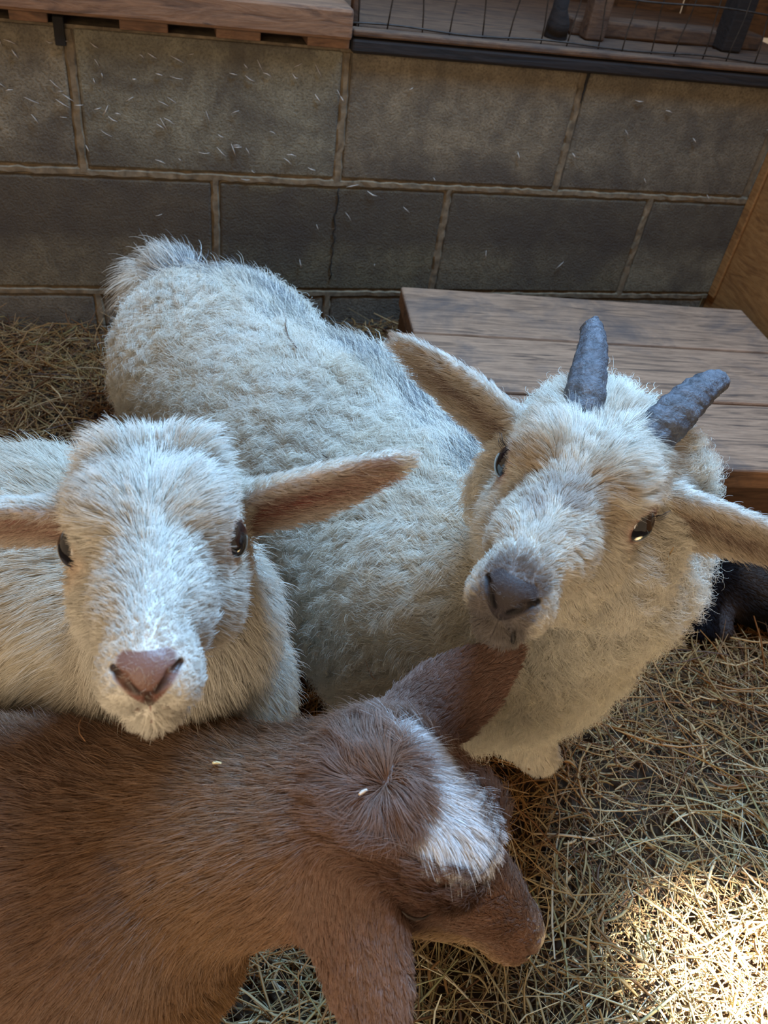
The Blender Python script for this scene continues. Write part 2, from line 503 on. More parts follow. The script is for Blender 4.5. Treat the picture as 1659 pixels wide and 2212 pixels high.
def stud(x, y, wd, dp, z1, mat, label):
    bm = bmesh.new(); box(bm, (x, y, (WT + .028 + z1) / 2), (wd, dp, z1 - WT - .028), None, .003)
    return tag(bmobj('trim_9', bm, mat), label, kind='structure')
stud(.45, .10, .036, .03, .80, M_OLD, 'upright brown stud behind the mesh, left of the two pale boards')
stud(.735, .12, .04, .04, .80, M_BLACKWOOD, 'dark upright stud behind the mesh near the right corner')
stud(.015, .045, .012, .02, .80, M_OLD, 'thin upright strip where sill plank and mesh meet')
bm = bmesh.new(); box(bm, (.62, .155, WT + .040), (.40, .05, .026), Matrix.Rotation(.05, 3, 'Z'), .004)
tag(bmobj('trim_10', bm, M_OLD), 'loose board lying on the deck behind the mesh', kind='structure')

# dark tapered jar-like post seen behind the mesh
bm = bmesh.new(); tube(bm, [(.375, .085, WT + .028), (.375, .085, WT + .05), (.372, .085, WT + .07), (.372, .085, WT + .14)], [.020, .019, .013, .012], 14)
tag(bmobj('wooden_peg', bm, M_BLACKWOOD), 'dark stubby peg standing behind the wire mesh left of the stud', 'peg')

# welded wire mesh
bm = bmesh.new()
for k in range(17):
    x = .012 + k * .0507
    pts = [(x + .0035 * math.sin(k * 3.1 + z * 40), .012 + .003 * math.sin(k + z * 30), z) for z in np.linspace(WT + .022, .82, 10)]
    tube(bm, pts, .0012, 6)
for z in (WT + .034, WT + .105, WT + .176, WT + .25):
    pts = [(x, .0095 + .002 * math.sin(x * 30), z + .002 * math.sin(x * 23)) for x in np.linspace(-.0, .822, 30)]
    tube(bm, pts, .0015, 6)
wm = bmobj('wire_mesh_panel', bm, M_WIRE); tag(wm, 'rusty welded wire mesh panel above the dark ledge of the wall', 'wire mesh')

# small pale paper scrap on the sill plank
pz = on(547, 2, 1, .035)
bm = bmesh.new(); box(bm, (pz[0], .028, pz[2] + .004), (.026, .012, .020), Matrix.Rotation(.06, 3, 'Y'), .002)
bm.faces.ensure_lookup_table()
tag(bmobj('plastic_clip', bm, plain('pale_plastic', (.75, .62, .42), .5, 30, .05)), 'small pale cream block standing on the sill plank', 'clip')

# bits of dried straw and hair stuck on the blocks
g = np.random.default_rng(3)
bm = bmesh.new()
for i in range(150):
    x = -.75 + .75 * g.random() ** 1.6; z = WT - .02 - .17 * g.random() ** 1.3
    if i % 6 == 0: x = g.uniform(-.3, .8); z = g.uniform(L2 + .02, WT - .02)
    an = g.normal(-.6, .5); l = g.uniform(.003, .011)
    tube(bm, [(x - math.cos(an) * l, -.002, z - math.sin(an) * l), (x, -.0035, z + g.normal(0, .001)), (x + math.cos(an) * l, -.002, z + math.sin(an) * l)], [.0003, g.uniform(.0005, .0012), .0003], 5)
tag(bmobj('wall_fleck', bm, plain('pale_fleck', (.46, .38, .31), .9)), 'pale dried flecks stuck all over the upper blocks', 'flecks', kind='stuff')

# ---------------------------------------------------------------- bench
BH = 0.145
b0 = on(866, 618, 2, BH); b1 = on(1600, 668, 2, BH)
e = (b1 - b0); e /= np.linalg.norm(e); pr_ = np.array([e[1], -e[0], 0])          # towards the camera
def bw(px, py): return float((on(px, py, 2, BH) - b0) @ pr_)
def bl(px, py): return float((on(px, py, 2, BH) - b0) @ e)
wA, wB, wC = bw(1659, 762), bw(1659, 874), bw(1659, 1015)
rz = math.atan2(e[1], e[0])
bench = empty('wooden_bench', (b0[0], b0[1], 0.0)); bench.rotation_euler = (0, 0, rz)
tag(bench, 'low weathered wooden plank bench standing by the block wall behind the horned goat', 'bench')
xl = bl(837, 716)
lim = .66
def plank(x0, x1, y0, y1, z0, z1, name, mat, bev=.004):
    bm = bmesh.new(); box(bm, ((x0 + x1) / 2, -(y0 + y1) / 2, (z0 + z1) / 2), (x1 - x0, y1 - y0, z1 - z0), None, bev)
    return bmobj(name, bm, mat, bench)
T = .036
pA = plank(0, lim, 0, wA - .003, BH - T, BH, 'plank', M_BENCH)
pB = plank(xl, lim, wA + .002, wB - .003, BH - T, BH, 'plank', M_BENCH)
pC = plank(xl + .02, lim, wB + .002, wC, BH - T, BH - .001, 'plank', M_BENCH)
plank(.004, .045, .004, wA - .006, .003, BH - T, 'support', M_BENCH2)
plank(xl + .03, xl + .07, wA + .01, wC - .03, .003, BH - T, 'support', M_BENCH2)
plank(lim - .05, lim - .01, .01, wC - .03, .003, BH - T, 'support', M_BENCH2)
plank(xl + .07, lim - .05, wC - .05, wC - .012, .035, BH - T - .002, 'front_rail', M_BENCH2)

# ================================================================ animal modelling: one smooth skin grown round muscle and bone shapes
class Prim:
    def __init__(s, kind, o, M, sc, args, k=.006, flow=(-1, 0, 0), L=.012, lift=.35, curl=0.0, col=(.8, .76, .66), part='body', dens=1.0, wrad=1.0):
        s.kind = kind; s.o = np.asarray(o, float); s.M = np.asarray(M, float); s.sc = sc; s.a = args; s.k = k
        s.flow = s.M @ np.asarray(flow, float); s.L = L; s.lift = lift; s.curl = curl; s.col = col; s.part = part; s.dens = dens; s.wrad = wrad
        if kind == 'ell': c, r = np.array(args[0], float), max(args[1])
        elif kind == 'cap':
            p, q, r1, r2 = args; c = (np.array(p, float) + np.array(q, float)) / 2; r = np.linalg.norm(np.array(p) - np.array(q)) / 2 + max(r1, r2)
        else: c = np.array([args['L'] / 2, 0, 0]); r = args['L'] * .62
        s.bc = s.o + s.M @ c * sc; s.br = r * sc

    def local(s, p): return ((p - s.o) @ s.M) / s.sc

    def dist(s, p):
        q = s.local(p)
        if s.kind == 'ell':
            c, r = s.a[0], np.array(s.a[1], float); q = q - np.array(c)
            if len(s.a) > 2: q = q @ s.a[2]
            k0 = np.sqrt(((q / r) ** 2).sum(-1)) + 1e-9; k1 = np.sqrt(((q / r ** 2) ** 2).sum(-1)) + 1e-9
            return np.where(k0 < .15, -r.min(), k0 * (k0 - 1) / k1) * s.sc
        if s.kind == 'cap':
            a, b, ra, rb = s.a; a = np.array(a, float); ba = np.array(b, float) - a; pa = q - a
            h = np.clip((pa @ ba) / (ba @ ba), 0, 1)
            return (np.sqrt(((pa - h[..., None] * ba) ** 2).sum(-1)) - (ra + (rb - ra) * h)) * s.sc
        A = s.a; L = A['L']; u, v, w = q[..., 0], q[..., 1], q[..., 2]
        t = np.clip(u / L, 0, 1)
        W = np.interp(t, [0, .15, .4, .65, .85, .95, 1], np.array([.62, .84, 1, .82, .46, .24, .1]) * A['W'])
        cup = np.interp(t, [0, .3, .7, 1], A.get('cup', [30, 16, 10, 8]))
        w = w - A.get('bend', 0) * u ** 2
        v = v - A.get('side', 0) * u ** 2
        cc = cup * v ** 2 / (1 + cup * np.abs(v) * .9)
        qv = np.maximum(np.abs(v) - W, 0); qu = np.maximum(np.maximum(u - L, -u), 0)
        th = A.get('t', .0032) * (1 + .7 * (1 - t) ** 2)
        slope = 1 / np.sqrt(1 + (2 * cup * v * .6) ** 2)
        return (np.sqrt(qv ** 2 + ((w - cc) * slope) ** 2 + qu ** 2) - th) * s.sc


def smin(a, b, k):
    h = np.maximum(k - np.abs(a - b), 0) / k
    return np.minimum(a, b) - h * h * k * .25


class Field:
    def __init__(s, prims, cuts): s.p = prims; s.c = cuts

    def ev(s, P):
        F = np.full(len(P), .05)
        for pr in s.p:
            m = ((P - pr.bc) ** 2).sum(1) < (pr.br + .052) ** 2
            if m.any(): F[m] = smin(F[m], pr.dist(P[m]), pr.k)
        for pr in s.c:
            m = ((P - pr.bc) ** 2).sum(1) < (pr.br + .012) ** 2
            if m.any(): F[m] = -smin(-F[m], pr.dist(P[m]), pr.k)
        return F

    def grad(s, P, e=4e-4):
        g = np.zeros_like(P)
        for i in range(3):
            d = np.zeros(3); d[i] = e
            g[:, i] = s.ev(P + d) - s.ev(P - d)
        return g / (2 * e)

    def snap(s, P, n=2, lim=.002):
        for _ in range(n):
            f = s.ev(P); g = s.grad(P); gg = (g ** 2).sum(1)
            st = np.clip(f / np.maximum(gg, .2), -lim, lim)
            P = P - g * st[:, None]
        return P


def grow(field, h=.0036):
    lo = np.min([p.bc - p.br for p in field.p], 0) - .012; hi = np.max([p.bc + p.br for p in field.p], 0) + .012
    n = np.ceil((hi - lo) / h).astype(int) + 1
    ax = [lo[i] + h * np.arange(n[i]) for i in range(3)]
    G = np.full(n, .02, np.float32)
    def sub(pr, mg):
        sl = []
        for i in range(3):
            a = max(0, int((pr.bc[i] - pr.br - mg - lo[i]) / h)); b = min(n[i], int((pr.bc[i] + pr.br + mg - lo[i]) / h) + 2); sl.append(slice(a, b))
        X = np.stack(np.meshgrid(*[ax[i][sl[i]] for i in range(3)], indexing='ij'), -1)
        return tuple(sl), X
    for pr in field.p:
        sl, X = sub(pr, .02)
        if X.size: G[sl] = smin(G[sl], pr.dist(X.reshape(-1, 3)).reshape(X.shape[:3]), pr.k)
    for pr in field.c:
        sl, X = sub(pr, .01)
        if X.size: G[sl] = -smin(-G[sl], pr.dist(X.reshape(-1, 3)).reshape(X.shape[:3]), pr.k)
    ins = G < 0
    c = np.zeros(tuple(n - 1), np.int8)
    for dx in (0, 1):
        for dy in (0, 1):
            for dz in (0, 1): c += ins[dx:n[0] - 1 + dx, dy:n[1] - 1 + dy, dz:n[2] - 1 + dz]
    act = (c > 0) & (c < 8); cid = np.full(act.shape, -1, np.int64); I = np.argwhere(act); cid[act] = np.arange(len(I))
    S = np.zeros((len(I), 3)); W = np.zeros(len(I))
    cor = [(a, b, d) for a in (0, 1) for b in (0, 1) for d in (0, 1)]
    for a in cor:
        for i in range(3):
            if a[i] == 0:
                b = list(a); b[i] = 1
                fa = G[I[:, 0] + a[0], I[:, 1] + a[1], I[:, 2] + a[2]]; fb = G[I[:, 0] + b[0], I[:, 1] + b[1], I[:, 2] + b[2]]
                m = (fa < 0) != (fb < 0); t = fa / np.where(m, fa - fb, 1)
                p = np.tile(np.array(a, float), (len(I), 1)); p[:, i] = t
                S[m] += p[m]; W[m] += 1
    V = lo + (I + S / W[:, None]) * h
    quads = []
    for i in range(3):
        j, k = (i + 1) % 3, (i + 2) % 3
        sa = [slice(None)] * 3; sb = [slice(None)] * 3; sa[i] = slice(0, n[i] - 1); sb[i] = slice(1, n[i])
        A = ins[tuple(sa)]; B = ins[tuple(sb)]; ch = A != B
        E = np.argwhere(ch); m = (E[:, j] > 0) & (E[:, k] > 0) & (E[:, j] < n[j] - 1) & (E[:, k] < n[k] - 1); E = E[m]
        s_ = A[E[:, 0], E[:, 1], E[:, 2]]
        def cc(dj, dk):
            q = E.copy(); q[:, j] += dj; q[:, k] += dk
            return cid[q[:, 0], q[:, 1], q[:, 2]]
        q = np.stack([cc(-1, -1), cc(0, -1), cc(0, 0), cc(-1, 0)], 1)
        q[~s_] = q[~s_][:, ::-1]
        quads.append(q)
    Q = np.concatenate(quads)
    return V, Q


def subdiv(V, Q):
    E = np.sort(np.stack([Q, np.roll(Q, -1, 1)], -1).reshape(-1, 2), 1)
    key = E[:, 0] * len(V) + E[:, 1]; u, inv = np.unique(key, return_inverse=True)
    a = u // len(V); b = u % len(V)
    mid = (V[a] + V[b]) / 2; fc = V[Q].mean(1)
    n0 = len(V); inv = inv.reshape(-1, 4) + n0; fi = np.arange(len(Q)) + n0 + len(mid)
    nQ = np.stack([np.stack([Q[:, i], inv[:, i], fi, inv[:, i - 1]], 1) for i in range(4)], 1).reshape(-1, 4)
    return np.concatenate([V, mid, fc]), nQ


def refine(V, Q, field, mask_fn):
    """one more subdivision just where the face detail is"""
    me = npmesh('tmp', V, Q); bm = bmesh.new(); bm.from_mesh(me); bm.verts.ensure_lookup_table()
    mk = mask_fn(V)
    es = [e for e in bm.edges if mk[e.verts[0].index] and mk[e.verts[1].index]]
    bmesh.ops.subdivide_edges(bm, edges=es, cuts=1, use_grid_fill=True)
    bmesh.ops.triangulate(bm, faces=bm.faces)
    bm.to_mesh(me); bm.free()
    V2 = np.empty(len(me.vertices) * 3); me.vertices.foreach_get('co', V2); V2 = V2.reshape(-1, 3)
    F = np.empty(len(me.loops), np.int32); me.loops.foreach_get('vertex_index', F); F = F.reshape(-1, 3)
    bpy.data.meshes.remove(me)
    return V2, F


def attrs(prims, P, sharp=.006):
    n = len(P); W = np.zeros(n) + 1e-12
    out = dict(flow=np.zeros((n, 3)), L=np.zeros(n), lift=np.zeros(n), curl=np.zeros(n), col=np.zeros((n, 3)), dens=np.zeros(n), wrad=np.zeros(n), head=np.zeros(n), ear=np.zeros(n))
    for pr in prims:
        m = ((P - pr.bc) ** 2).sum(1) < (pr.br + .04) ** 2
        if not m.any(): continue
        w = np.exp(-np.maximum(pr.dist(P[m]), -.002) / sharp); W[m] += w
        out['flow'][m] += w[:, None] * pr.flow; out['col'][m] += w[:, None] * np.array(pr.col)
        for k in ('L', 'lift', 'curl', 'dens', 'wrad'): out[k][m] += w * getattr(pr, k)
        if pr.part == 'head': out['head'][m] += w
        if pr.part == 'ear': out['ear'][m] += w
    for k in out: out[k] = out[k] / (W[:, None] if out[k].ndim == 2 else W)
    return out


def nrmz(v): return v / np.maximum(np.linalg.norm(v, axis=-1, keepdims=True), 1e-9)


def clump(P, size, seed):
    """nearest of a jittered set of lock centres"""
    q = P / size; b = np.floor(q).astype(np.int64); best = np.full(len(P), 1e9); C = np.zeros_like(P); ID = np.zeros(len(P), np.int64)
    for dx in (-1, 0, 1):
        for dy in (-1, 0, 1):
            for dz in (-1, 0, 1):
                c = b + np.array([dx, dy, dz])
                j = np.stack([hsh(c[:, 0], c[:, 1], c[:, 2], seed + i) for i in range(3)], 1)
                cen = (c + j) * size; d = ((cen - P) ** 2).sum(1); m = d < best
                best[m] = d[m]; C[m] = cen[m]; ID[m] = (c[m, 0] * 73856093) ^ (c[m, 1] * 19349663) ^ (c[m, 2] * 83492791)
    return C, ID


def fur(name, V, F, field, count, K, mat, parent, modify, seed=1, rad=.00016, csize=.006, cstr=.55, curl_turns=1.6, noise_dir=.25, grav=0.15, flyaway=.04):
    g = np.random.default_rng(seed)
    T = V[F]; cr = np.cross(T[:, 1] - T[:, 0], T[:, 2] - T[:, 0]); ar = np.linalg.norm(cr, axis=1) / 2; fn = nrmz(cr)
    cen = T.mean(1); at_ = attrs(field.p, cen)
    u, v, z = project(cen)
    vis = (u > -120) & (u < 1780) & (v > -100) & (v < 2330)
    fac = np.clip(.30 + 1.3 * (fn * nrmz(CAM - cen)).sum(1), .10, 1.0) * np.where(vis, 1, .22)
    # strands further away are seen smaller: fewer, thicker ones
    w = ar * at_['dens'] * fac
    idx = g.choice(len(F), count, p=w / w.sum())
    a, b = g.random(count), g.random(count); fl = a + b > 1; a[fl] = 1 - a[fl]; b[fl] = 1 - b[fl]
    t = T[idx]; P = t[:, 0] + a[:, None] * (t[:, 1] - t[:, 0]) + b[:, None] * (t[:, 2] - t[:, 0])
    at_ = attrs(field.p, P); Nn = nrmz(field.grad(P))
    at_['rnd'] = g.random(count)
    at_['keep'] = np.ones(count, bool)
    at_ = modify(P, Nn, at_, g)
    k = at_['keep'] & (g.random(count) < at_.get('prob', np.ones(count)))
    P, Nn, idx = P[k], Nn[k], idx[k]; at_ = {kk: vv[k] for kk, vv in at_.items()}; n = len(P)
    fl = at_['flow'] - Nn * (at_['flow'] * Nn).sum(1, keepdims=True); fl = nrmz(fl)
    side = np.cross(Nn, fl)
    # smooth wandering of the lie of the coat
    q = P / .012
    w1 = wash(q, seed) - .5; w2 = wash(q * 2.7 + 5, seed + 3) - .5
    C, ID = clump(P, csize, seed); C2, ID2 = clump(P, csize * 2.6, seed + 9)
    h1 = hsh(ID, ID * 0 + 1, ID * 0, 5); h2 = hsh(ID, ID * 0 + 2, ID * 0, 6); h3 = hsh(ID2, ID2 * 0 + 3, ID2 * 0, 7)
    turn = noise_dir * (w1 * 1.6 + w2 * 1.0 + (h1 - .5) * .9 + (h3 - .5) * .9) + g.normal(0, .10, n)
    fl = nrmz(fl * np.cos(turn)[:, None] + side * np.sin(turn)[:, None])
    L = at_['L'] * (.72 + .5 * g.random(n)) * (.8 + .4 * h2)
    lift = at_['lift'] * (.8 + .45 * h3) + g.normal(0, .05, n)
    fa = g.random(n) < flyaway
    lift = np.where(fa, lift + g.uniform(.1, .5, n), lift); L = np.where(fa, L * 1.15, L)
    tt = np.linspace(0, 1, K)
    # direction along the strand: springs up, then lies along the flow
    D = Nn[:, None] * (lift[:, None] * (1.5 - 1.3 * tt)[None, :] + .06)[..., None] + fl[:, None] * ((1 - .55 * lift)[:, None] * (.35 + .85 * tt)[None, :])[..., None]
    D[..., 2] -= grav * tt[None, :]
    D = nrmz(D)
    st = L[:, None, None] / (K - 1)
    X = P[:, None] + np.concatenate([np.zeros((n, 1, 3)), np.cumsum((D[:, :-1] + D[:, 1:]) / 2 * st, 1)], 1)
    dl = (C - P); dl -= Nn * (dl * Nn).sum(1, keepdims=True)
    d2 = (C2 - P); d2 -= Nn * (d2 * Nn).sum(1, keepdims=True)
    cs = (cstr * np.where(fa, .15, 1))[:, None, None]
    X += dl[:, None] * cs * (tt ** 1.3)[None, :, None] + d2[:, None] * cs * .35 * (tt ** 1.6)[None, :, None]
    cu = at_['curl']
    if cu.max() > 0:
        e1 = nrmz(np.cross(fl, Nn)); e2 = nrmz(np.cross(e1, D[:, -1]))
        ph = h1 * 6.283 + g.normal(0, .35, n); tn = curl_turns * (.7 + .7 * h2) * np.where(h3 > .5, 1, -1)
        an = ph[:, None] + 6.283 * tn[:, None] * tt[None, :]
        amp = (cu * (.6 + .8 * h3))[:, None] * (tt ** .8)[None, :]
        X += e1[:, None] * ((np.cos(an) - np.cos(ph)[:, None] * (1 - tt)[None, :]) * amp)[..., None] + e2[:, None] * ((np.sin(an) - np.sin(ph)[:, None] * (1 - tt)[None, :]) * amp)[..., None]
    hc = bpy.data.hair_curves.new(name); hc.add_curves([K] * n)
    hc.position_data.foreach_set('vector', np.ascontiguousarray(X, np.float32).ravel())
    dep = np.clip((P - CAM) @ FW / .5, .8, 2.0)
    thin = np.where((Nn * nrmz(CAM - P)).sum(1) < .1, 1.5, 1.0)
    R = (rad * at_['wrad'] * dep * thin * g.uniform(.7, 1.25, n))[:, None] * (1 - .72 * tt ** 1.6)[None, :]
    ra = hc.attributes.get('radius') or hc.attributes.new('radius', 'FLOAT', 'POINT')
    ra.data.foreach_set('value', R.astype(np.float32).ravel())
    c4 = np.ones((n, 4), np.float32); c4[:, :3] = np.clip(at_['col'] * g.uniform(.88, 1.1, (n, 1)) * (.87 + .26 * h1)[:, None], 0, .95)
    ca = hc.attributes.new('col', 'FLOAT_COLOR', 'CURVE'); ca.data.foreach_set('color', c4.ravel())
    na = hc.attributes.new('nrm', 'FLOAT_VECTOR', 'CURVE')
    nn = nrmz(Nn + .35 * ((h1 - .5)[:, None] * side + (h2 - .5)[:, None] * fl))
    na.data.foreach_set('vector', np.ascontiguousarray(nn, np.float32).ravel())
    hc.materials.append(mat)
    o = bpy.data.objects.new(name, hc); COL.objects.link(o)
    if parent is not None: o.parent = parent
    return o


# ---------------------------------------------------------------- a goat's head in its own frame (x snout, y its left, z up), metres
def rotz(a): c, s = math.cos(a), math.sin(a); return np.array([[c, -s, 0], [s, c, 0], [0, 0, 1.0]])


def head_prims(O, M, s, col, furL=1.0, snout_w=1.0, lift=.35, dens=1.5, eyes_open=True):
    def E(c, r, k=.010, **kw): return Prim('ell', O, M, s, (c, r), k, part='head', dens=dens, **kw)
    def C_(a, b, ra, rb, k=.010, **kw): return Prim('cap', O, M, s, (a, b, ra, rb), k, part='head', dens=dens, **kw)
    w = snout_w; P = []
    P += [E((-.014, 0, .000), (.046, .040, .036), .014, flow=(-1, 0, .35), L=.013 * furL, lift=lift + .1, col=col),
          E((-.034, 0, .020), (.028, .034, .026), .016, flow=(-1, 0, .5), L=.017 * furL, lift=lift + .2, col=col)]
    for sy in (1, -1):
        P += [E((.004, .017 * sy, .018), (.030, .020, .018), .014, flow=(-.7, .35 * sy, .45), L=.013 * furL, lift=lift + .1, col=col),
              E((-.006, .022 * sy, -.026), (.036, .019, .027), .014, flow=(-.75, .15 * sy, -.65), L=.010 * furL, lift=lift, col=col),
              E((.004, .0295 * sy, .003), (.0200, .0160, .0160), .006, flow=(-1, .1 * sy, .1), L=.0045 * furL, lift=lift * .6, col=col, wrad=.8),
              E((.040, .0135 * sy * w, -.022), (.030, .012, .018), .012, flow=(-.85, .3 * sy, -.15), L=.0075 * furL, lift=lift, col=col),
              E((.082, .0115 * sy * w, -.041), (.0165, .0098, .0122), .008, flow=(-.6, .55 * sy, -.35), L=.0045 * furL, lift=lift, col=col, wrad=.8)]
    P += [C_((.025, 0, .002), (.078, 0, -.0245), .0215, .0150 * w, .014, flow=(-.95, 0, .45), L=.0065 * furL, lift=lift + .05, col=col),
          C_((-.012, 0, -.034), (.066, 0, -.050), .025, .0125 * w, .012, flow=(-.9, 0, -.45), L=.009 * furL, lift=lift, col=col),
          E((.084, 0, -.034), (.0165, .0165 * w, .0155), .008, flow=(-.9, 0, .3), L=.0035 * furL, lift=lift, col=col, wrad=.7),
          E((.0965, 0, -.0345), (.0062, .0108 * w, .0095), .005, flow=(-.9, 0, .3), L=.002, lift=lift, col=col, wrad=.6),
          E((.0745, 0, -.0565), (.0145, .0125 * w, .0095), .006, flow=(.15, 0, -1), L=.0055 * furL, lift=lift, col=col)]
    Cc = []
    for sy in (1, -1):
        Rz = rotz(-sy * .55)
        if eyes_open: Cc += [Prim('ell', O, M, s, ((.0105, .0435 * sy, .002), (.0122, .0105, .0086), Rz), .002)]
        Cc += [Prim('cap', O, M, s, ((.1030, .0035 * sy * w, -.0405), (.1010, .0095 * sy * w, -.0335), .0014, .0021), .0015),
               Prim('cap', O, M, s, ((.1010, .0095 * sy * w, -.0335), (.0955, .0128 * sy * w, -.0305), .0021, .0009), .0015),
               Prim('cap', O, M, s, ((.0915, 0, -.0520), (.0800, .0165 * sy * w, -.0525), .0010, .0009), .0015),
               Prim('cap', O, M, s, ((.0800, .0165 * sy * w, -.0525), (.0560, .0205 * sy * w, -.0465), .0009, .0007), .0015)]
    Cc += [Prim('cap', O, M, s, ((.1035, 0, -.0400), (.0950, 0, -.0505), .0008, .0010), .0012)]
    return P, Cc


def ear_prim(base, tip, inner, s_, W, col, L=.006, lift=.25, cup=None, bend=0.0, side=0.0, t=.0030):
    u = np.asarray(tip, float) - np.asarray(base, float); Ln = np.linalg.norm(u); u /= Ln
    w = np.asarray(inner, float); w = w - u * (w @ u); w /= np.linalg.norm(w); v = np.cross(w, u)
    a = dict(L=Ln, W=W, t=t, bend=bend, side=side)
    if cup: a['cup'] = cup
    return Prim('ear', base, np.stack([u, v, w], 1), 1.0, a, .008, flow=(1, 0, 0), L=L, lift=lift, col=col, part='ear', dens=1.3, wrad=.85)


def eye_obj(name, O, M, s, sy, parent, mat, look=(.55, 1, .08)):
    c = O + M @ np.array([.0075, .0325 * sy, .0018]) * s
    bm = bmesh.new(); bmesh.ops.create_uvsphere(bm, u_segments=48, v_segments=32, radius=.0126 * s)
    d = nrmz(M @ np.array([look[0], look[1] * sy, look[2]])); xx = nrmz(np.cross(M[:, 2], d)); yy = np.cross(d, xx)
    for v in bm.verts:
        q = v.co; zc = q.z + (.0010 * s if q.z > .0088 * s else 0)
        v.co = Vector(c + xx * q.x + yy * q.y + d * zc)
    me = bpy.data.meshes.new(name); bm.to_mesh(me); bm.free()
    P = np.array([v.co[:] for v in me.vertices]); q = P - c
    a = (q @ d) / (.0126 * s)
    colr = np.zeros((len(P), 3)); colr[:] = (.20, .16, .14)
    iris = a > .62; colr[iris] = (.014, .013, .016)
    bx = np.abs(q @ yy) / (.0126 * s); pup = (a > .70) & (bx < .55); colr[pup] = (.004, .004, .006)
    rim = (a > .55) & (a <= .66); colr[rim] = (.02, .016, .018)
    vcol(me, colr)
    return link(name, me, mat, parent, True)


def eye_material():
    m, nt, b = mat_new('wet_eye')
    a = nt.nodes.new('ShaderNodeAttribute'); a.attribute_name = 'col'
    nt.links.new(a.outputs['Color'], b.inputs['Base Color'])
    b.inputs['Roughness'].default_value = .12; b.inputs['Coat Weight'].default_value = 1.0; b.inputs['Coat Roughness'].default_value = .02
    b.inputs['Specular IOR Level'].default_value = .8
    return m


M_EYE = eye_material()


def build_skin(name, prims, cuts, O, M, s, colfn, parent, mat, h=.0036, near=None):
    f = Field(prims, cuts)
    V, Q = grow(f, h); V = f.snap(V, 2, h * .6)
    V, Q = subdiv(V, Q); V = f.snap(V, 2, h * .3)
    if near is not None:
        V, F = refine(V, Q, f, near); mk = near(V); V[mk] = f.snap(V[mk], 2, h * .2)
    else:
        F = np.concatenate([Q[:, [0, 1, 2]], Q[:, [0, 2, 3]]])
    me = npmesh(name, V, F)
    vcol(me, colfn(V, attrs(prims, V), f))
    o = link(name, me, mat, parent, True)
    return o, V, F, f


def hl(P, O, M, s): return ((P - O) @ M) / s


def sst(x, a, b):
    t = np.clip((x - a) / (b - a), 0, 1); return t * t * (3 - 2 * t)


def mixv(c, m, col): return c * (1 - m[:, None]) + np.array(col) * m[:, None]

QF = 1.0     # strands, as a share of the full coat
I3 = np.eye(3); Z0 = np.zeros(3)
def B_(kind, args, **kw): return Prim(kind, Z0, I3, 1.0, args, **kw)
def wcap(p, q, ra, rb, **kw): return B_('cap', (p, q, ra, rb), **kw)
def well(c, r, ax=None, **kw):
    """ellipsoid with its long axis along ax"""
    if ax is None: M = I3
    else:
        x = nrmz(np.array(ax, float)); y = nrmz(np.cross([0, 0, 1.0], x)); M = np.stack([x, y, np.cross(x, y)], 1)
    return B_('ell', (np.zeros(3), r), **kw) if False else Prim('ell', c, M, 1.0, ((0, 0, 0), r), **kw)


def body_flow(back, down=.5):
    v = nrmz(np.array(back, float)) + np.array([0, 0, -down]); return v


def nostril_dark(P, q, w=1.0):
    d = np.full(len(P), 9.0)
    for sy in (1, -1):
        for a, b in (((.1025, .0035 * sy * w, -.0400), (.1005, .0098 * sy * w, -.0333)), ((.1005, .0098 * sy * w, -.0333), (.0955, .0130 * sy * w, -.0303))):
            a = np.array(a); ba = np.array(b) - a; pa = q - a; hh_ = np.clip((pa @ ba) / (ba @ ba), 0, 1)
            d = np.minimum(d, np.linalg.norm(pa - hh_[:, None] * ba, axis=1))
    return 1 - sst(d, .0010, .0024)


def eye_d(q): return np.minimum(np.linalg.norm((q - [.0115, .0425, .002]) / [1.2, 1.05, .98], axis=1), np.linalg.norm((q - [.0115, -.0425, .002]) / [1.2, 1.05, .98], axis=1))


def mouth_d(q):
    d = np.full(len(q), 9.0)
    for sy in (1, -1):
        for a, b in (((.0945, 0, -.0505), (.0800, .0175 * sy, -.0525)), ((.0800, .0175 * sy, -.0525), (.0560, .0225 * sy, -.0465))):
            a = np.array(a); ba = np.array(b) - a; pa = q - a; h_ = np.clip((pa @ ba) / (ba @ ba), 0, 1)
            d = np.minimum(d, np.linalg.norm(pa - h_[:, None] * ba, axis=1))
    return d


def noseness(q, w=1.0):
    """bare leathery nose between and round the nostrils"""
    ww = np.interp(q[:, 2], [-.056, -.050, -.044, -.034, -.026, -.020], [.0003, .0004, .0042, .0132, .0118, .004]) * w
    e = np.maximum(np.abs(q[:, 1]) / ww, np.maximum((.088 - q[:, 0]) / .004 + .6, (q[:, 2] + .0245) / .003 + .7))
    return 1 - sst(e, .86, 1.12)


def hay_c(c): return np.array(c)


def head_common(P, q, A, g, nose_w=1.0, eyes_open=True):
    """hair lies and lengths shared by all three heads"""
    hd = A['head']
    ed = eye_d(q); nz = noseness(q, nose_w); mo = mouth_d(q); nd = nostril_dark(P, q, nose_w)
    keep = ~((ed < (.0118 if nose_w > .99 else .0132)) & (hd > .5) & eyes_open) & ~((nz > .5) & (hd > .5) & (A['rnd'] > .12)) & ~((mo < .0012) & (hd > .5)) & ~((nd > .35) & (hd > .5))
    A['keep'] &= keep
    near = (1 - sst(ed, .011, .022)) * (hd > .5)
    A['L'] = A['L'] * (1 - .62 * near)
    A['lift'] = A['lift'] * (1 - .6 * near)
    n2 = (1 - sst(np.abs(nz - .0), 0, 1)) * 0
    front = sst(q[:, 0], .06, .095) * hd * sst(q[:, 2], -.056, -.046)
    A['L'] = A['L'] * (1 - .45 * front)
    return A, ed, nz, mo, nd


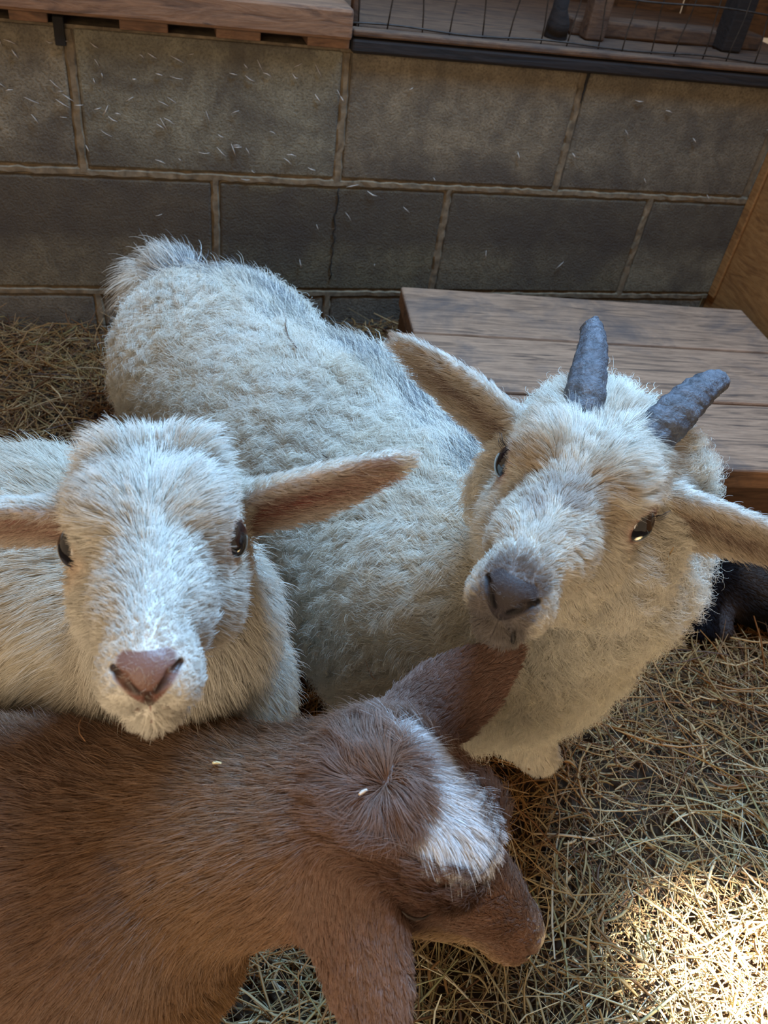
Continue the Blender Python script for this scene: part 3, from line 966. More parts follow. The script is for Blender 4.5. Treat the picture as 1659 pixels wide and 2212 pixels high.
# ================================================================ goat one: smooth white kid facing the camera
GA_O = np.array([-0.3137, -1.0310, 0.4563]); GA_X = np.array([-.0461, -.8408, .5387]); GA_Y = np.array([.9989, -.0417, .0203])
GA_M = np.stack([GA_X, GA_Y, np.cross(GA_X, GA_Y)], 1); GA_S = 1.08
WH = (.80, .76, .67)


def goat_white():
    O, M, s = GA_O, GA_M, GA_S
    P, Cc = head_prims(O, M, s, WH, 1.0)
    bL = O + M @ np.array([-.036, .044, .014]) * s; bR = O + M @ np.array([-.036, -.044, .014]) * s
    tL = at(884, 1006, .470); tR = at(-225, 1130, .455)
    toC = -FW
    P += [ear_prim(bL, tL, toC * .42 - UP * 1.0, 1, .0235, WH, bend=-.4, side=.0),
          ear_prim(bR, tR, toC * .42 - UP * 1.0, 1, .0235, WH, bend=-.4, side=.0)]
    back = O + M @ np.array([-.036, 0, -.004]) * s
    n1 = at(395, 1330, .545); n2 = at(390, 1490, .625)
    dn = dict(part='body')
    P += [wcap(back, n1, .036, .050, k=.03, flow=(.15, -.1, -1), L=.018, lift=.38, col=WH, **dn),
          wcap(n1, n2, .050, .068, k=.03, flow=(.1, -.05, -1), L=.022, lift=.38, col=WH, **dn)]
    wi = at(90, 1245, .665); ru = at(-330, 1180, .77)
    ax = ru - wi
    P += [wcap(n2, wi, .070, .082, k=.04, flow=(-.6, .2, -.7), L=.02, lift=.3, col=(.74, .68, .56)),
          wcap(wi, ru, .092, .10, k=.04, flow=(-.75, .35, -.45), L=.022, lift=.3, col=(.74, .68, .56)),
          well(ru, (.12, .10, .105), ax, k=.04, flow=(-.7, .3, -.5), L=.022, lift=.3, col=(.74, .68, .56))]
    for p, dx in ((n2, -.035), (n2, .04), (ru, -.05), (ru, .05)):
        a = p + np.array([dx, .01, -.03]); kn = np.array([a[0], a[1] + .01, .13]); f_ = np.array([a[0], a[1], .012])
        P += [wcap(a, kn, .035, .019, k=.02, flow=(0, 0, -1), L=.008, lift=.2, col=WH, dens=.3), wcap(kn, f_, .0165, .015, k=.01, flow=(0, 0, -1), L=.006, lift=.2, col=WH, dens=.3)]
    for sy in (1, -1):   # bud knobs on the forehead
        P.append(Prim('ell', O, M, s, ((-.022, .019 * sy, .040), (.013, .011, .010)), .010, flow=(-.6, .5 * sy, .5), L=.016, lift=.6, col=WH, part='head', dens=1.5))

    def colour(Pt, A, f=None):
        q = hl(Pt, O, M, s); c = A['col'].copy(); hd = A['head']; er = A['ear']
        ed = eye_d(q)
        tan = (1 - sst(ed, .012, .026)) * sst(.012 - q[:, 2], 0, .02) * .55 * hd
        c = mixv(c, tan, (.70, .48, .30))
        side = sst(np.abs(q[:, 1]), .026, .040) * sst(q[:, 2], -.03, .03) * sst(.03 - q[:, 0], 0, .03) * .35 * hd
        c = mixv(c, side, (.70, .55, .36))
        for pr in P:
            if pr.kind != 'ear': continue
            l = pr.local(Pt); cup = np.interp(l[:, 0] / pr.a['L'], [0, .3, .7, 1], [30, 16, 10, 8])
            ww = l[:, 2] - pr.a.get('bend', 0) * l[:, 0] ** 2 - cup * l[:, 1] ** 2 / (1 + cup * np.abs(l[:, 1]) * .9)
            inn = sst(ww, -.0006, .0010) * (er > .6) * sst(.97 - l[:, 0] / pr.a['L'], 0, .12) * (pr.dist(Pt) < .006)
            inn = inn * (1 - .55 * sst(np.abs(l[:, 1]), .012, .021))
            c = mixv(c, inn * .92, (.36, .20, .145))
            dd = inn * (1 - sst(np.abs(l[:, 1] + .006), .002, .008)) * (1 - sst(l[:, 0] / pr.a['L'], .30, .70))
            c = mixv(c, dd * .85, (.30, .085, .06))
        return c

    def skin(Pt, A, f):
        q = hl(Pt, O, M, s); c = colour(Pt, A) * .92
        hd = A['head']; ed = eye_d(q)
        c = mixv(c, (1 - sst(ed, .0095, .0135)) * hd, (.22, .12, .09))
        c = mixv(c, (1 - sst(ed, .0060, .0098)) * hd, (.04, .03, .03))
        nz = noseness(q) * (hd > .4)
        c = mixv(c, nz, (.205, .108, .085))
        low = nz * sst(-.037 - q[:, 2], 0, .006) * .5
        c = mixv(c, low, (.26, .11, .085))
        c = mixv(c, nostril_dark(Pt, q) * (hd > .4), (.03, .015, .012))
        mo = mouth_d(q); c = mixv(c, (1 - sst(mo, .0008, .0022)) * (hd > .4) * .9, (.14, .075, .05))
        ph = (1 - sst(np.abs(q[:, 1]), .0008, .0030)) * (q[:, 0] > .09) * (q[:, 2] < -.039) * (q[:, 2] > -.053)
        c = mixv(c, ph * .95, (.06, .03, .022))
        gr = sst(wash(q / .0011, 3), .72, .82) * (1 - sst(np.abs(q[:, 1]), .004, .013)) * (q[:, 0] > .085) * (q[:, 2] < -.039)
        c = mixv(c, gr * .8, (.06, .04, .03))
        return c

    root = empty('white_goat_kid', (-.42, -.80, 0))
    tag(root, 'white hornless kid goat with pink nose staring straight at the camera at the left', 'goat')
    o, V, F, f = build_skin('body', P, Cc, O, M, s, skin, None, M_NOSE, .0036, lambda v: (hl(v, O, M, s)[:, 0] > .045) & (hl(v, O, M, s)[:, 0] < .12) & (np.abs(hl(v, O, M, s)[:, 1]) < .04) & (np.abs(hl(v, O, M, s)[:, 2]) < .09))

    def modify(Pt, Nn, A, g):
        q = hl(Pt, O, M, s)
        A['col'] = colour(Pt, A)
        A, ed, nz, mo, nd = head_common(Pt, q, A, g)
        hd = A['head'] > .5
        # whorl on the nose bridge: hair fans outwards and up the forehead
        fw = sst(q[:, 0], .02, .075) * hd
        fan = M @ np.array([0, 1.0, 0])
        A['flow'] += fan * (np.clip(q[:, 1] / .018, -1.2, 1.2) * .9 * hd)[:, None]
        crown = hd & (q[:, 2] > .026)
        A['lift'] = np.where(crown, A['lift'] + .12, A['lift'])
        m = (wash(Pt / .006, 8) > .66) & (g.random(len(Pt)) < .7) & hd & (q[:, 2] > -.02)
        A['col'] = mixv(A['col'], m * .45, (.62, .50, .36))
        below = hd & (mo < .006); A['L'] = np.where(below, A['L'] * .6, A['L'])
        body = ~hd & (A['ear'] < .4)
        m2 = body & (wash(Pt / .03, 4) > .6)
        A['col'] = mixv(A['col'], m2 * .35, (.60, .50, .36))
        # stubble over the nose
        A['wrad'] = np.where(nz > .4, .45, A['wrad'])
        inn = (A['col'][:, 2] < .35) & (A['ear'] > .6)
        A['L'] = np.where(inn, .009, A['L']); A['prob'] = np.where(inn, .55, 1.0); A['lift'] = np.where(inn, .12, A['lift'])
        pale = inn & (g.random(len(Pt)) < .3); A['col'] = mixv(A['col'], pale * .8, (.70, .55, .42))
        return A

    fur('fur', V, F, f, int(210000 * QF), 6, M_FUR, root, modify, seed=2, rad=.00014, csize=.0045, cstr=.6, grav=.12, flyaway=.05)
    o.parent = root
    for sy in (1, -1): eye_obj('eye', O, M, s, sy, root, M_EYE)
    fix_local(root)
    return f


def fix_local(root):
    """children were modelled in world space: keep them there under the moved empty"""
    inv = Matrix.Translation(-root.location)
    for ch in root.children: ch.matrix_parent_inverse = inv


# ================================================================ goat two: horned goat in curly fleece
GB_S = 1.2
GB_O = np.array([-0.0472, -1.0043, 0.4512]); GB_X = np.array([-.598, -.6948, .3986]); GB_Y = np.array([.7408, -.6695, -.0555])
GB_X /= np.linalg.norm(GB_X); GB_Y -= GB_X * (GB_X @ GB_Y); GB_Y /= np.linalg.norm(GB_Y)
GB_M = np.stack([GB_X, GB_Y, np.cross(GB_X, GB_Y)], 1)
FLC = (.80, .76, .66)


def goat_horned():
    O, M, s = GB_O, GB_M, GB_S
    P, Cc = head_prims(O, M, s, (.78, .73, .63), 1.15, .98)
    toC = -FW
    bL = O + M @ np.array([-.034, .044, .012]) * s; bR = O + M @ np.array([-.034, -.044, .012]) * s
    tR = at(872, 735, .585); tL = at(1745, 1215, .53)
    P += [ear_prim(bR, tR, toC * .55 - UP * .95 - RT * .55, 1, .0215, (.80, .77, .70), bend=.3),
          ear_prim(bL, tL, toC * .55 - UP * 1.0, 1, .0240, (.80, .77, .70), bend=-.5)]
    sk = O + M @ np.array([-.040, 0, .0]) * s
    mid_n = at(1275, 1190, .67); ch = at(1140, 1320, .75)
    fr = at(985, 1275, .80); mi = at(715, 1010, .925); ru = at(480, 815, 1.05)
    ax1 = ru - mi; back = nrmz(ru - fr); FL_ = dict(k=.05, col=FLC, part='body', curl=.0026, lift=.55)
    P += [wcap(sk, mid_n, .046, .060, k=.03, flow=(.3, .3, -1), L=.030, lift=.6, curl=.003, col=FLC, part='body'),
          wcap(mid_n, ch, .058, .072, flow=(.25, -.3, -1), L=.030, **FL_),
          wcap(ch, fr, .072, .126, flow=(-.1, -.3, -1), L=.030, **FL_),
          wcap(fr, mi, .128, .120, flow=back + np.array([-.25, 0, -.6]), L=.030, **FL_),
          wcap(mi, ru, .120, .102, flow=back + np.array([-.35, 0, -.5]), L=.030, **FL_),
          well(ru + np.array([0, .01, .01]), (.114, .106, .106), ax1, flow=back + np.array([-.3, 0, -.6]), L=.028, **FL_)]
    # woolly ruff behind the horns and cheeks
    for c, r in (((-.060, .0, .022), (.024, .038, .024)), ((-.060, .040, .002), (.026, .022, .030)), ((-.055, -.034, -.020), (.030, .020, .032)), ((-.042, .038, -.035), (.032, .020, .030)), ((-.025, 0, -.050), (.040, .030, .022))):
        P.append(Prim('ell', O, M, s, (c, r), .02, flow=(-.8, c[1] * 12, c[2] * 14), L=.021, lift=.7, curl=.0024, col=(.80, .76, .67), part='body'))
    # tail: a short dock with long hair
    tb = at(450, 655, 1.08); t1 = at(385, 612, 1.10); t2 = at(345, 618, 1.11)
    P += [wcap(tb, t1, .026, .020, k=.02, flow=(-.3, .1, .2), L=.03, lift=.5, col=(.80, .78, .72), part='body'),
          wcap(t1, t2, .020, .013, k=.015, flow=(-.5, 0, -.9), L=.060, lift=.62, col=(.84, .80, .72), part='body')]
    # legs
    hf = at(1150, 1662, .885); hf = np.array([hf[0], hf[1], .016])
    kn = at(1118, 1580, .855)
    P += [wcap(fr + np.array([.05, -.06, -.06]), kn, .040, .023, k=.02, flow=(0, 0, -1), L=.012, lift=.3, curl=.0, col=FLC, part='body'),
          wcap(kn, hf + np.array([0, 0, .018]), .022, .019, k=.012, flow=(.3, -.3, -1), L=.009, lift=.25, col=(.78, .74, .66), part='body')]
    for p, dx, dy in ((fr, -.07, .02), (ru, -.07, .03), (ru, .08, .0)):
        a = p + np.array([dx, dy, -.05]); b = np.array([a[0], a[1], .012])
        P += [wcap(a, b, .05, .019, k=.03, flow=(0, 0, -1), L=.02, lift=.3, curl=.002, col=FLC, dens=.3)]
    spine = np.array([at(400, 585, 1.06), at(560, 650, 1.0), at(700, 745, .93), at(840, 850, .86), at(980, 950, .79), at(1080, 1010, .72)])

    def sp_d(Pt):
        uu, vv, zz = project(Pt)
        d = np.full(len(Pt), 9.0)
        for a, b in zip(spine, spine[1:]):
            ba = b - a; pa = Pt - a; h_ = np.clip((pa @ ba) / (ba @ ba), 0, 1); dd = pa - h_[:, None] * ba
            dd[:, 2] *= .35; d = np.minimum(d, np.linalg.norm(dd, axis=1))
        return d

    def colour(Pt, A, f=None):
        q = hl(Pt, O, M, s); c = A['col'].copy(); hd = A['head'] * (A['head'] > .45)
        n1 = wash(q / .016, 5); n2 = wash(q / .007, 6)
        tan = sst(n1 * .6 + n2 * .4, .42, .62) * sst(q[:, 2], -.012, .010) * sst(.055 - q[:, 0], -.01, .02) * .72 * hd
        c = mixv(c, tan, (.52, .40, .27))
        gry = sst(q[:, 0], .028, .055) * sst(.080 - q[:, 0], 0, .015) * sst(.018 - np.abs(q[:, 1]), -.004, .012) * sst(n2, .25, .65) * .55 * hd
        c = mixv(c, gry, (.33, .27, .24))
        dk = sst(q[:, 0] - q[:, 2] * .25, .084, .100) * (1 - sst(np.abs(q[:, 1]), .012, .019)) * .9 * hd
        c = mixv(c, dk, (.13, .105, .10))
        ed = eye_d(q); c = mixv(c, (1 - sst(ed, .0125, .020)) * .5 * hd, (.50, .33, .26))
        for pr in P:
            if pr.kind != 'ear': continue
            l = pr.local(Pt); cup = np.interp(l[:, 0] / pr.a['L'], [0, .3, .7, 1], [30, 16, 10, 8])
            ww = l[:, 2] - pr.a.get('bend', 0) * l[:, 0] ** 2 - cup * l[:, 1] ** 2 / (1 + cup * np.abs(l[:, 1]) * .9)
            inn = sst(ww, -.0006, .0010) * (A['ear'] > .6) * (pr.dist(Pt) < .006)
            edge = sst(np.abs(l[:, 1]), .012, .022)
            c = mixv(c, inn * (.55 + .35 * (1 - edge)), (.40, .30, .20))
            dd = inn * (1 - sst(np.abs(l[:, 1]), .004, .013)) * (1 - sst(l[:, 0] / pr.a['L'], .55, .9))
            c = mixv(c, dd * .75, (.16, .085, .06))
        return c

    def skin(Pt, A, f):
        q = hl(Pt, O, M, s); c = colour(Pt, A) * .8
        bd = (A['head'] < .3) & (A['ear'] < .3)
        c = np.where(bd[:, None], c * np.array([.80, .76, .70]), c)
        hd = A['head']; ed = eye_d(q)
        c = mixv(c, (1 - sst(ed, .0095, .0135)) * hd, (.20, .10, .085))
        c = mixv(c, (1 - sst(ed, .0060, .0098)) * hd, (.03, .02, .02))
        nz = noseness(q, .98) * (hd > .4); c = mixv(c, nz, (.045, .036, .036))
        c = mixv(c, nostril_dark(Pt, q, .98) * (hd > .4), (.006, .005, .006))
        mo = mouth_d(q); c = mixv(c, (1 - sst(mo, .0008, .003)) * (hd > .4) * .9, (.05, .04, .035))
        c = mixv(c, (Pt[:, 2] < .026) * 1.0, (.03, .025, .022))
        return c

    root = empty('horned_goat', (-.1, -.65, 0))
    tag(root, 'woolly cream goat with two grey horns, head tilted, standing in the middle of the pen', 'goat')
    o, V, F, f = build_skin('body', P, Cc, O, M, s, skin, root, M_NOSE2, .0040, lambda v: (hl(v, O, M, s)[:, 0] > .045) & (hl(v, O, M, s)[:, 0] < .12) & (np.abs(hl(v, O, M, s)[:, 1]) < .04) & (np.abs(hl(v, O, M, s)[:, 2]) < .09))

    def modify(Pt, Nn, A, g):
        q = hl(Pt, O, M, s)
        A['col'] = colour(Pt, A)
        A, ed, nz, mo, nd = head_common(Pt, q, A, g, .98)
        hd = A['head'] > .5
        fan = M @ np.array([0, 1.0, 0])
        A['flow'] += fan * (np.clip(q[:, 1] / .018, -1.2, 1.2) * .7 * hd)[:, None]
        A['curl'] = np.where(hd | (A['ear'] > .35), 0, A['curl'])
        body = (A['head'] < .4) & (A['ear'] < .3) & (Pt[:, 2] > .03)
        d = sp_d(Pt); st_ = (1 - sst(d, .026, .050)) * body
        dark = (g.random(len(Pt)) < .60 * st_ * sst(wash(Pt / .02, 31), .2, .55))
        A['col'] = mixv(A['col'], dark * .9, (.13, .14, .16))
        bd = nrmz(ru - fr)
        A['flow'] = A['flow'] * (1 - st_)[:, None] + (bd * 1.0)[None] * st_[:, None]
        A['lift'] *= (1 - .55 * st_); A['curl'] *= (1 - .85 * st_)
        # locks of the fleece: yellower in patches and towards the belly
        y = (sst(wash(Pt / .05, 12), .35, .75) * .25 + sst(.24 - Pt[:, 2], 0, .12) * .30) * body
        A['col'] = mixv(A['col'], y, (.66, .57, .40))
        hoof = Pt[:, 2] < .024; A['keep'] &= ~hoof
        A['wrad'] = np.where(nz > .4, .5, A['wrad'])
        inn = (A['col'][:, 2] < .38) & (A['ear'] > .6)
        A['L'] = np.where(inn, .011, A['L']); A['prob'] = np.where(inn, .6, 1.0)
        pale = inn & (g.random(len(Pt)) < .25); A['col'] = mixv(A['col'], pale * .8, (.66, .56, .44))
        # face hair lies in long soft tufts
        A['wrad'] = np.where(body, 1.25, A['wrad'])
        return A

    fur('fur', V, F, f, int(620000 * QF), 12, M_FLEECE, root, modify, seed=3, rad=.00010, csize=.0055, cstr=.5, curl_turns=2.3, noise_dir=.40, grav=.18, flyaway=.035)
    for sy in (1, -1): eye_obj('eye', O, M, s, sy, root, M_EYE)
    horn(root, [at(1262, 905, .532), at(1268, 830, .538), at(1280, 775, .555), at(1280, 725, .572), at(1268, 695, .580)], [.0135, .0128, .0110, .0088, .0070], 1)
    horn(root, [at(1405, 955, .535), at(1455, 905, .535), at(1495, 865, .54), at(1530, 838, .55), at(1556, 828, .56)], [.0150, .0140, .0118, .0096, .0076], 2)
    # eyelashes
    g = np.random.default_rng(4)
    for sy in (1, -1):
        bm = bmesh.new()
        for i in range(7):
            a = -.5 + 1.0 * i / 6
            p0 = O + M @ np.array([.0095 - .011 * math.sin(a), .0440 * sy, .0095 * math.cos(a)]) * s
            d = M @ nrmz(np.array([-.4 * a + .3, 1.0 * sy, .75])); l = g.uniform(.006, .010)
            tube(bm, [p0, p0 + d * l * .5, p0 + d * l * .9 + M[:, 2] * .0025], [.00022, .00018, .00006], 5)
        bmobj('eyelashes', bm, M_LASH, root)
    fix_local(root)
    return f


M_LASH = plain('lash', (.04, .028, .022), .6)


def horn_mat():
    m, nt, b = mat_new('horn_keratin')
    v = coords(nt)
    n1 = noise(nt, v, 90, 8, .72, 1.5); n2 = noise(nt, v, 320, 4, .6, .3)
    a = nt.nodes.new('ShaderNodeAttribute'); a.attribute_name = 'col'
    c = mixc(nt, 1.0, a.outputs['Color'], ramp(nt, n1, [(.35, (.38, .38, .40)), (.52, (.95, .97, 1.0)), (.68, (1.5, 1.5, 1.5))]).outputs[0], 'MULTIPLY')
    nt.links.new(c, b.inputs['Base Color']); b.inputs['Roughness'].default_value = .42
    hh_ = nt.nodes.new('ShaderNodeMath'); hh_.operation = 'ADD'; nt.links.new(n1, hh_.inputs[0]); nt.links.new(n2, hh_.inputs[1])
    bump(nt, b, hh_.outputs[0], .8, .0022)
    return m


M_HORN = horn_mat()


def horn(root, pts, rad, seed):
    g = np.random.default_rng(seed)
    pts = np.array(pts); n = 90; t0 = np.linspace(0, 1, len(pts)); t = np.linspace(0, 1, n)
    # smooth through the given points
    c = np.stack([np.polyval(np.polyfit(t0, pts[:, i], 3), t) for i in range(3)], 1)
    r = np.interp(t, t0, rad)
    r = r * np.where(t > .965, np.sqrt(np.clip(1 - ((t - .965) / .036) ** 2, .06, 1)), 1)
    S = 40; V = []; Cl = []
    prev = np.array([0, 0, 1.0])
    for i in range(n):
        tg = nrmz(c[min(i + 1, n - 1)] - c[max(i - 1, 0)]); x = nrmz(prev - tg * (prev @ tg)); y = np.cross(tg, x); prev = x
        a = np.arange(S) * 2 * np.pi / S
        rid = 1 + .035 * np.sin(t[i] * 46 + np.sin(a * 2 + seed) * 1.3) + .05 * np.sin(a * 3 + seed + t[i] * 2) + .025 * np.sin(a * 9 + t[i] * 5) - .10 * np.exp(-((np.mod(a - 2.1 - t[i] * .8 + np.pi, 2 * np.pi) - np.pi) / .16) ** 2)
        rr = r[i] * rid * (1 + .15 * np.cos(a + .5)) + (g.normal(0, .0002, S))
        V.append(c[i] + (np.cos(a) * rr)[:, None] * x + (np.sin(a) * rr)[:, None] * y)
        k = sst(np.array([t[i]]), .93, 1.0)[0]
        Cl.append(np.tile(np.array([.095, .10, .115]) * (1 - k) + np.array([.20, .15, .12]) * k, (S, 1)))
    V = np.concatenate(V + [c[-1:] + nrmz(c[-1] - c[-2]) * .0008]); Cl = np.concatenate(Cl + [np.array([[.25, .18, .12]])])
    i, j = np.meshgrid(np.arange(n - 1), np.arange(S), indexing='ij'); jn = (j + 1) % S
    F = np.stack([i * S + j, i * S + jn, (i + 1) * S + jn, (i + 1) * S + j], -1).reshape(-1, 4)
    jj = np.arange(S); F3 = np.stack([(n - 1) * S + jj, (n - 1) * S + (jj + 1) % S, np.full(S, n * S), np.full(S, n * S)], 1)
    F = np.concatenate([F[:, [0, 1, 2]], F[:, [0, 2, 3]], F3[:, :3]])
    me = npmesh('horn', V, F); vcol(me, Cl)
    return link('horn', me, M_HORN, root, True)


# ================================================================ goat three: brown kid feeding at the front
GC_S = 1.05
GC_O = np.array([-0.171, -1.1518, 0.3147]); GC_X = np.array([.7717, -.5601, -.3013]); GC_Y = np.array([.6044, .7933, .0734])
GC_X /= np.linalg.norm(GC_X); GC_Y -= GC_X * (GC_X @ GC_Y); GC_Y /= np.linalg.norm(GC_Y)
GC_M = np.stack([GC_X, GC_Y, np.cross(GC_X, GC_Y)], 1)
BR = (.215, .115, .075)


def goat_brown():
    O, M, s = GC_O, GC_M, GC_S
    P, Cc = head_prims(O, M, s, BR, 1.1, .95, .28, 1.5, False)
    bL = O + M @ np.array([-.040, .042, .012]) * s; bR = O + M @ np.array([-.042, -.042, .010]) * s
    tL = at(1118, 1402, .545); tR = at(835, 2345, .425)
    P += [ear_prim(bL, tL, FW * .6 + np.array([.5, .3, -.9]), 1, .0235, (.22, .12, .085), L=.005, bend=.2),
          ear_prim(bR, tR, FW * .9 + RT * .25, 1, .0250, (.27, .155, .11), L=.005, bend=.5)]
    sk = O + M @ np.array([-.040, 0, -.004]) * s
    n1 = at(640, 1790, .505); n2 = at(400, 1800, .53); sh = at(150, 1900, .545); ru = at(-420, 1850, .60)
    back = nrmz(ru - n1)
    T1 = (.30, .165, .07)
    P += [wcap(sk, n1, .040, .049, k=.03, flow=back + np.array([0, 0, -.25]), L=.016, lift=.35, col=(.25, .135, .08)),
          wcap(n1, n2, .049, .058, k=.03, flow=back + np.array([0, 0, -.35]), L=.017, lift=.3, col=T1),
          wcap(n2, sh + np.array([0, 0, .005]), .060, .093, k=.04, flow=back + np.array([0, 0, -.5]), L=.016, lift=.25, col=(.205, .105, .052)),
          wcap(sh, ru, .096, .105, k=.04, flow=back + np.array([0, 0, -.5]), L=.015, lift=.25, col=(.22, .12, .07)),
          well(at(290, 2020, .54), (.06, .05, .085), back, k=.04, flow=(0, -.1, -1), L=.015, lift=.25, col=T1)]
    for p, dx, dy in ((sh, .06, -.045), (sh, .06, .05), (ru, 0, -.06), (ru, 0, .05)):
        a = p + np.array([dx, dy, -.05]); b = np.array([a[0], a[1], .012])
        P += [wcap(a, b, .036, .0155, k=.03, flow=(0, 0, -1), L=.01, lift=.2, col=T1, dens=.4)]
    P += [Prim('ell', O, M, s, ((.018, -.008, -.052), (.048, .020, .018)), .014, flow=(-.8, 0, -.5), L=.009, lift=.3, col=(.42, .25, .12), part='head', dens=1.5)]
    # tuft of the forehead
    P.append(Prim('ell', O, M, s, ((.002, 0, .034), (.022, .018, .008)), .012, flow=(.8, -.5, .1), L=.018, lift=.3, col=BR, part='head', dens=1.8))

    def white_m(q):
        n = wash(q / .006, 4) - .5
        n2 = wash(q / .003, 9) - .5
        pg = np.array([(-.046, .020), (-.030, .032), (-.006, .028), (.018, .016), (.032, .000), (.035, -.014), (.018, -.023), (.000, -.028), (-.012, -.020), (-.017, -.004), (-.030, .012)])
        p2 = q[:, :2] + np.array([.007, -.001]) + np.stack([n * .008 + n2 * .003, n * -.006 + n2 * .004], 1)
        ins = np.zeros(len(q), bool); dd = np.full(len(q), 9.0)
        for a, b in zip(pg, np.roll(pg, -1, 0)):
            cnd = (a[1] > p2[:, 1]) != (b[1] > p2[:, 1])
            xx = (b[0] - a[0]) * (p2[:, 1] - a[1]) / (b[1] - a[1] + 1e-12) + a[0]
            ins ^= cnd & (p2[:, 0] < xx)
            ba = b - a; pa = p2 - a; h_ = np.clip((pa @ ba) / (ba @ ba), 0, 1); dd = np.minimum(dd, np.linalg.norm(pa - h_[:, None] * ba, axis=1))
        sd = np.where(ins, dd, -dd)
        return sst(sd, -.0015, .0015) * sst(q[:, 2], -.012, .0)

    def colour(Pt, A, f=None):
        q = hl(Pt, O, M, s); c = A['col'].copy(); hd = A['head'] * (A['head'] > .4)
        dk = (1 - sst(np.linalg.norm((q - [.004, -.036, .010]) / [1.3, 1, 1], axis=1), .016, .030)) * hd
        c = mixv(c, dk * .7, (.10, .048, .034))
        mz = sst(q[:, 0], .04, .09) * hd; c = mixv(c, mz * .55, (.17, .088, .055))
        low = sst(-.034 - q[:, 2], -.004, .014) * hd; c = mixv(c, low * .75, (.50, .33, .17))
        under = sst(.20 - Pt[:, 2], -.05, .09) * (1 - A['head']) * (1 - A['ear'])
        c = mixv(c, under * .65, (.40, .23, .095))
        back_shade = sst(Pt[:, 2], .27, .34) * (1 - A['head']) * (1 - A['ear']) * .25  # shade painted into the coat along the top of the back
        c = mixv(c, back_shade, (.16, .085, .06))
        c = mixv(c, sst(white_m(q), .1, .6) * hd, (.90, .89, .88))
        return c

    def skin(Pt, A, f):
        q = hl(Pt, O, M, s); c = colour(Pt, A) * .8
        hd = A['head']; ed = eye_d(q)
        c = mixv(c, (1 - sst(ed, .008, .0125)) * hd * .4, (.05, .03, .022))
        c = mixv(c, nostril_dark(Pt, q) * (hd > .4), (.03, .018, .014))
        mo = mouth_d(q); c = mixv(c, (1 - sst(mo, .0008, .0026)) * (hd > .4) * .9, (.07, .035, .02))
        c = mixv(c, (Pt[:, 2] < .03) * 1.0, (.03, .025, .022))
        return c

    root = empty('brown_goat_kid', (-.35, -1.13, 0))
    tag(root, 'brown kid goat with white forehead patch, nosing down towards the hay at the front', 'goat')
    o, V, F, f = build_skin('body', P, Cc, O, M, s, skin, root, M_NOSE, .0036, lambda v: (hl(v, O, M, s)[:, 0] > .045) & (hl(v, O, M, s)[:, 0] < .12) & (np.abs(hl(v, O, M, s)[:, 1]) < .04) & (np.abs(hl(v, O, M, s)[:, 2]) < .09))

    def modify(Pt, Nn, A, g):
        q = hl(Pt, O, M, s)
        A['col'] = colour(Pt, A)
        A, ed, nz, mo, nd = head_common(Pt, q, A, g, .95, False)
        hd = A['head'] > .5
        wm_ = white_m(q) * A['head']
        # crown whorl: hair runs out in all directions from the poll
        pc = np.array([-.046, -.008, .047]); rv_ = q - pc + (np.stack([wash(q / .012, 71), wash(q / .012, 72), wash(q / .012, 73)], 1) - .5) * .022; rl = np.linalg.norm(rv_, axis=1); wk = 1 - sst(rl, .018, .045)
        rad_ = (rv_ / np.maximum(rl, 1e-4)[:, None]) @ M.T
        wk = wk * (1 - A['ear'])
        A['flow'] = nrmz(A['flow']) * (1 - wk)[:, None] + (rad_ + 1.5 * np.stack([wash(Pt / .007, 61) - .5, wash(Pt / .008, 62) - .5, wash(Pt / .008, 63) - .5], 1)) * wk[:, None] * .42
        A['lift'] = A['lift'] * (1 - .35 * wk)
        A['L'] = np.where(wm_ > .4, .0125, A['L']); 
        fdir = M @ nrmz(np.array([.75, -.1, .1])); sd = M @ np.array([0, 1.0, 0])
        A['flow'] = np.where((wm_ > .4)[:, None], fdir[None] + sd[None] * np.clip(q[:, 1:2] / .02, -1.2, 1.2) * .9, A['flow'])
        A['lift'] = np.where(wm_ > .4, .30, A['lift'])
        m = (g.random(len(Pt)) < .25) & (A['head'] + A['ear'] < .5); A['col'] = mixv(A['col'], m * .35, (.42, .25, .14))
        m = (g.random(len(Pt)) < .22); A['col'] = mixv(A['col'], m * .30, (.44, .33, .28))
        sn = sst(q[:, 0], .03, .06) * (A['head'] > .5); A['L'] *= 1 - .45 * sn; A['lift'] *= 1 - .7 * sn
        A['curl'] = A['curl'] * 0
        A['keep'] &= Pt[:, 2] > .03
        return A

    fur('fur', V, F, f, int(330000 * QF), 6, M_BROWN, root, modify, seed=7, rad=.00014, csize=.0042, cstr=.55, grav=.12, flyaway=.04, noise_dir=.22)
    fix_local(root)
    return f


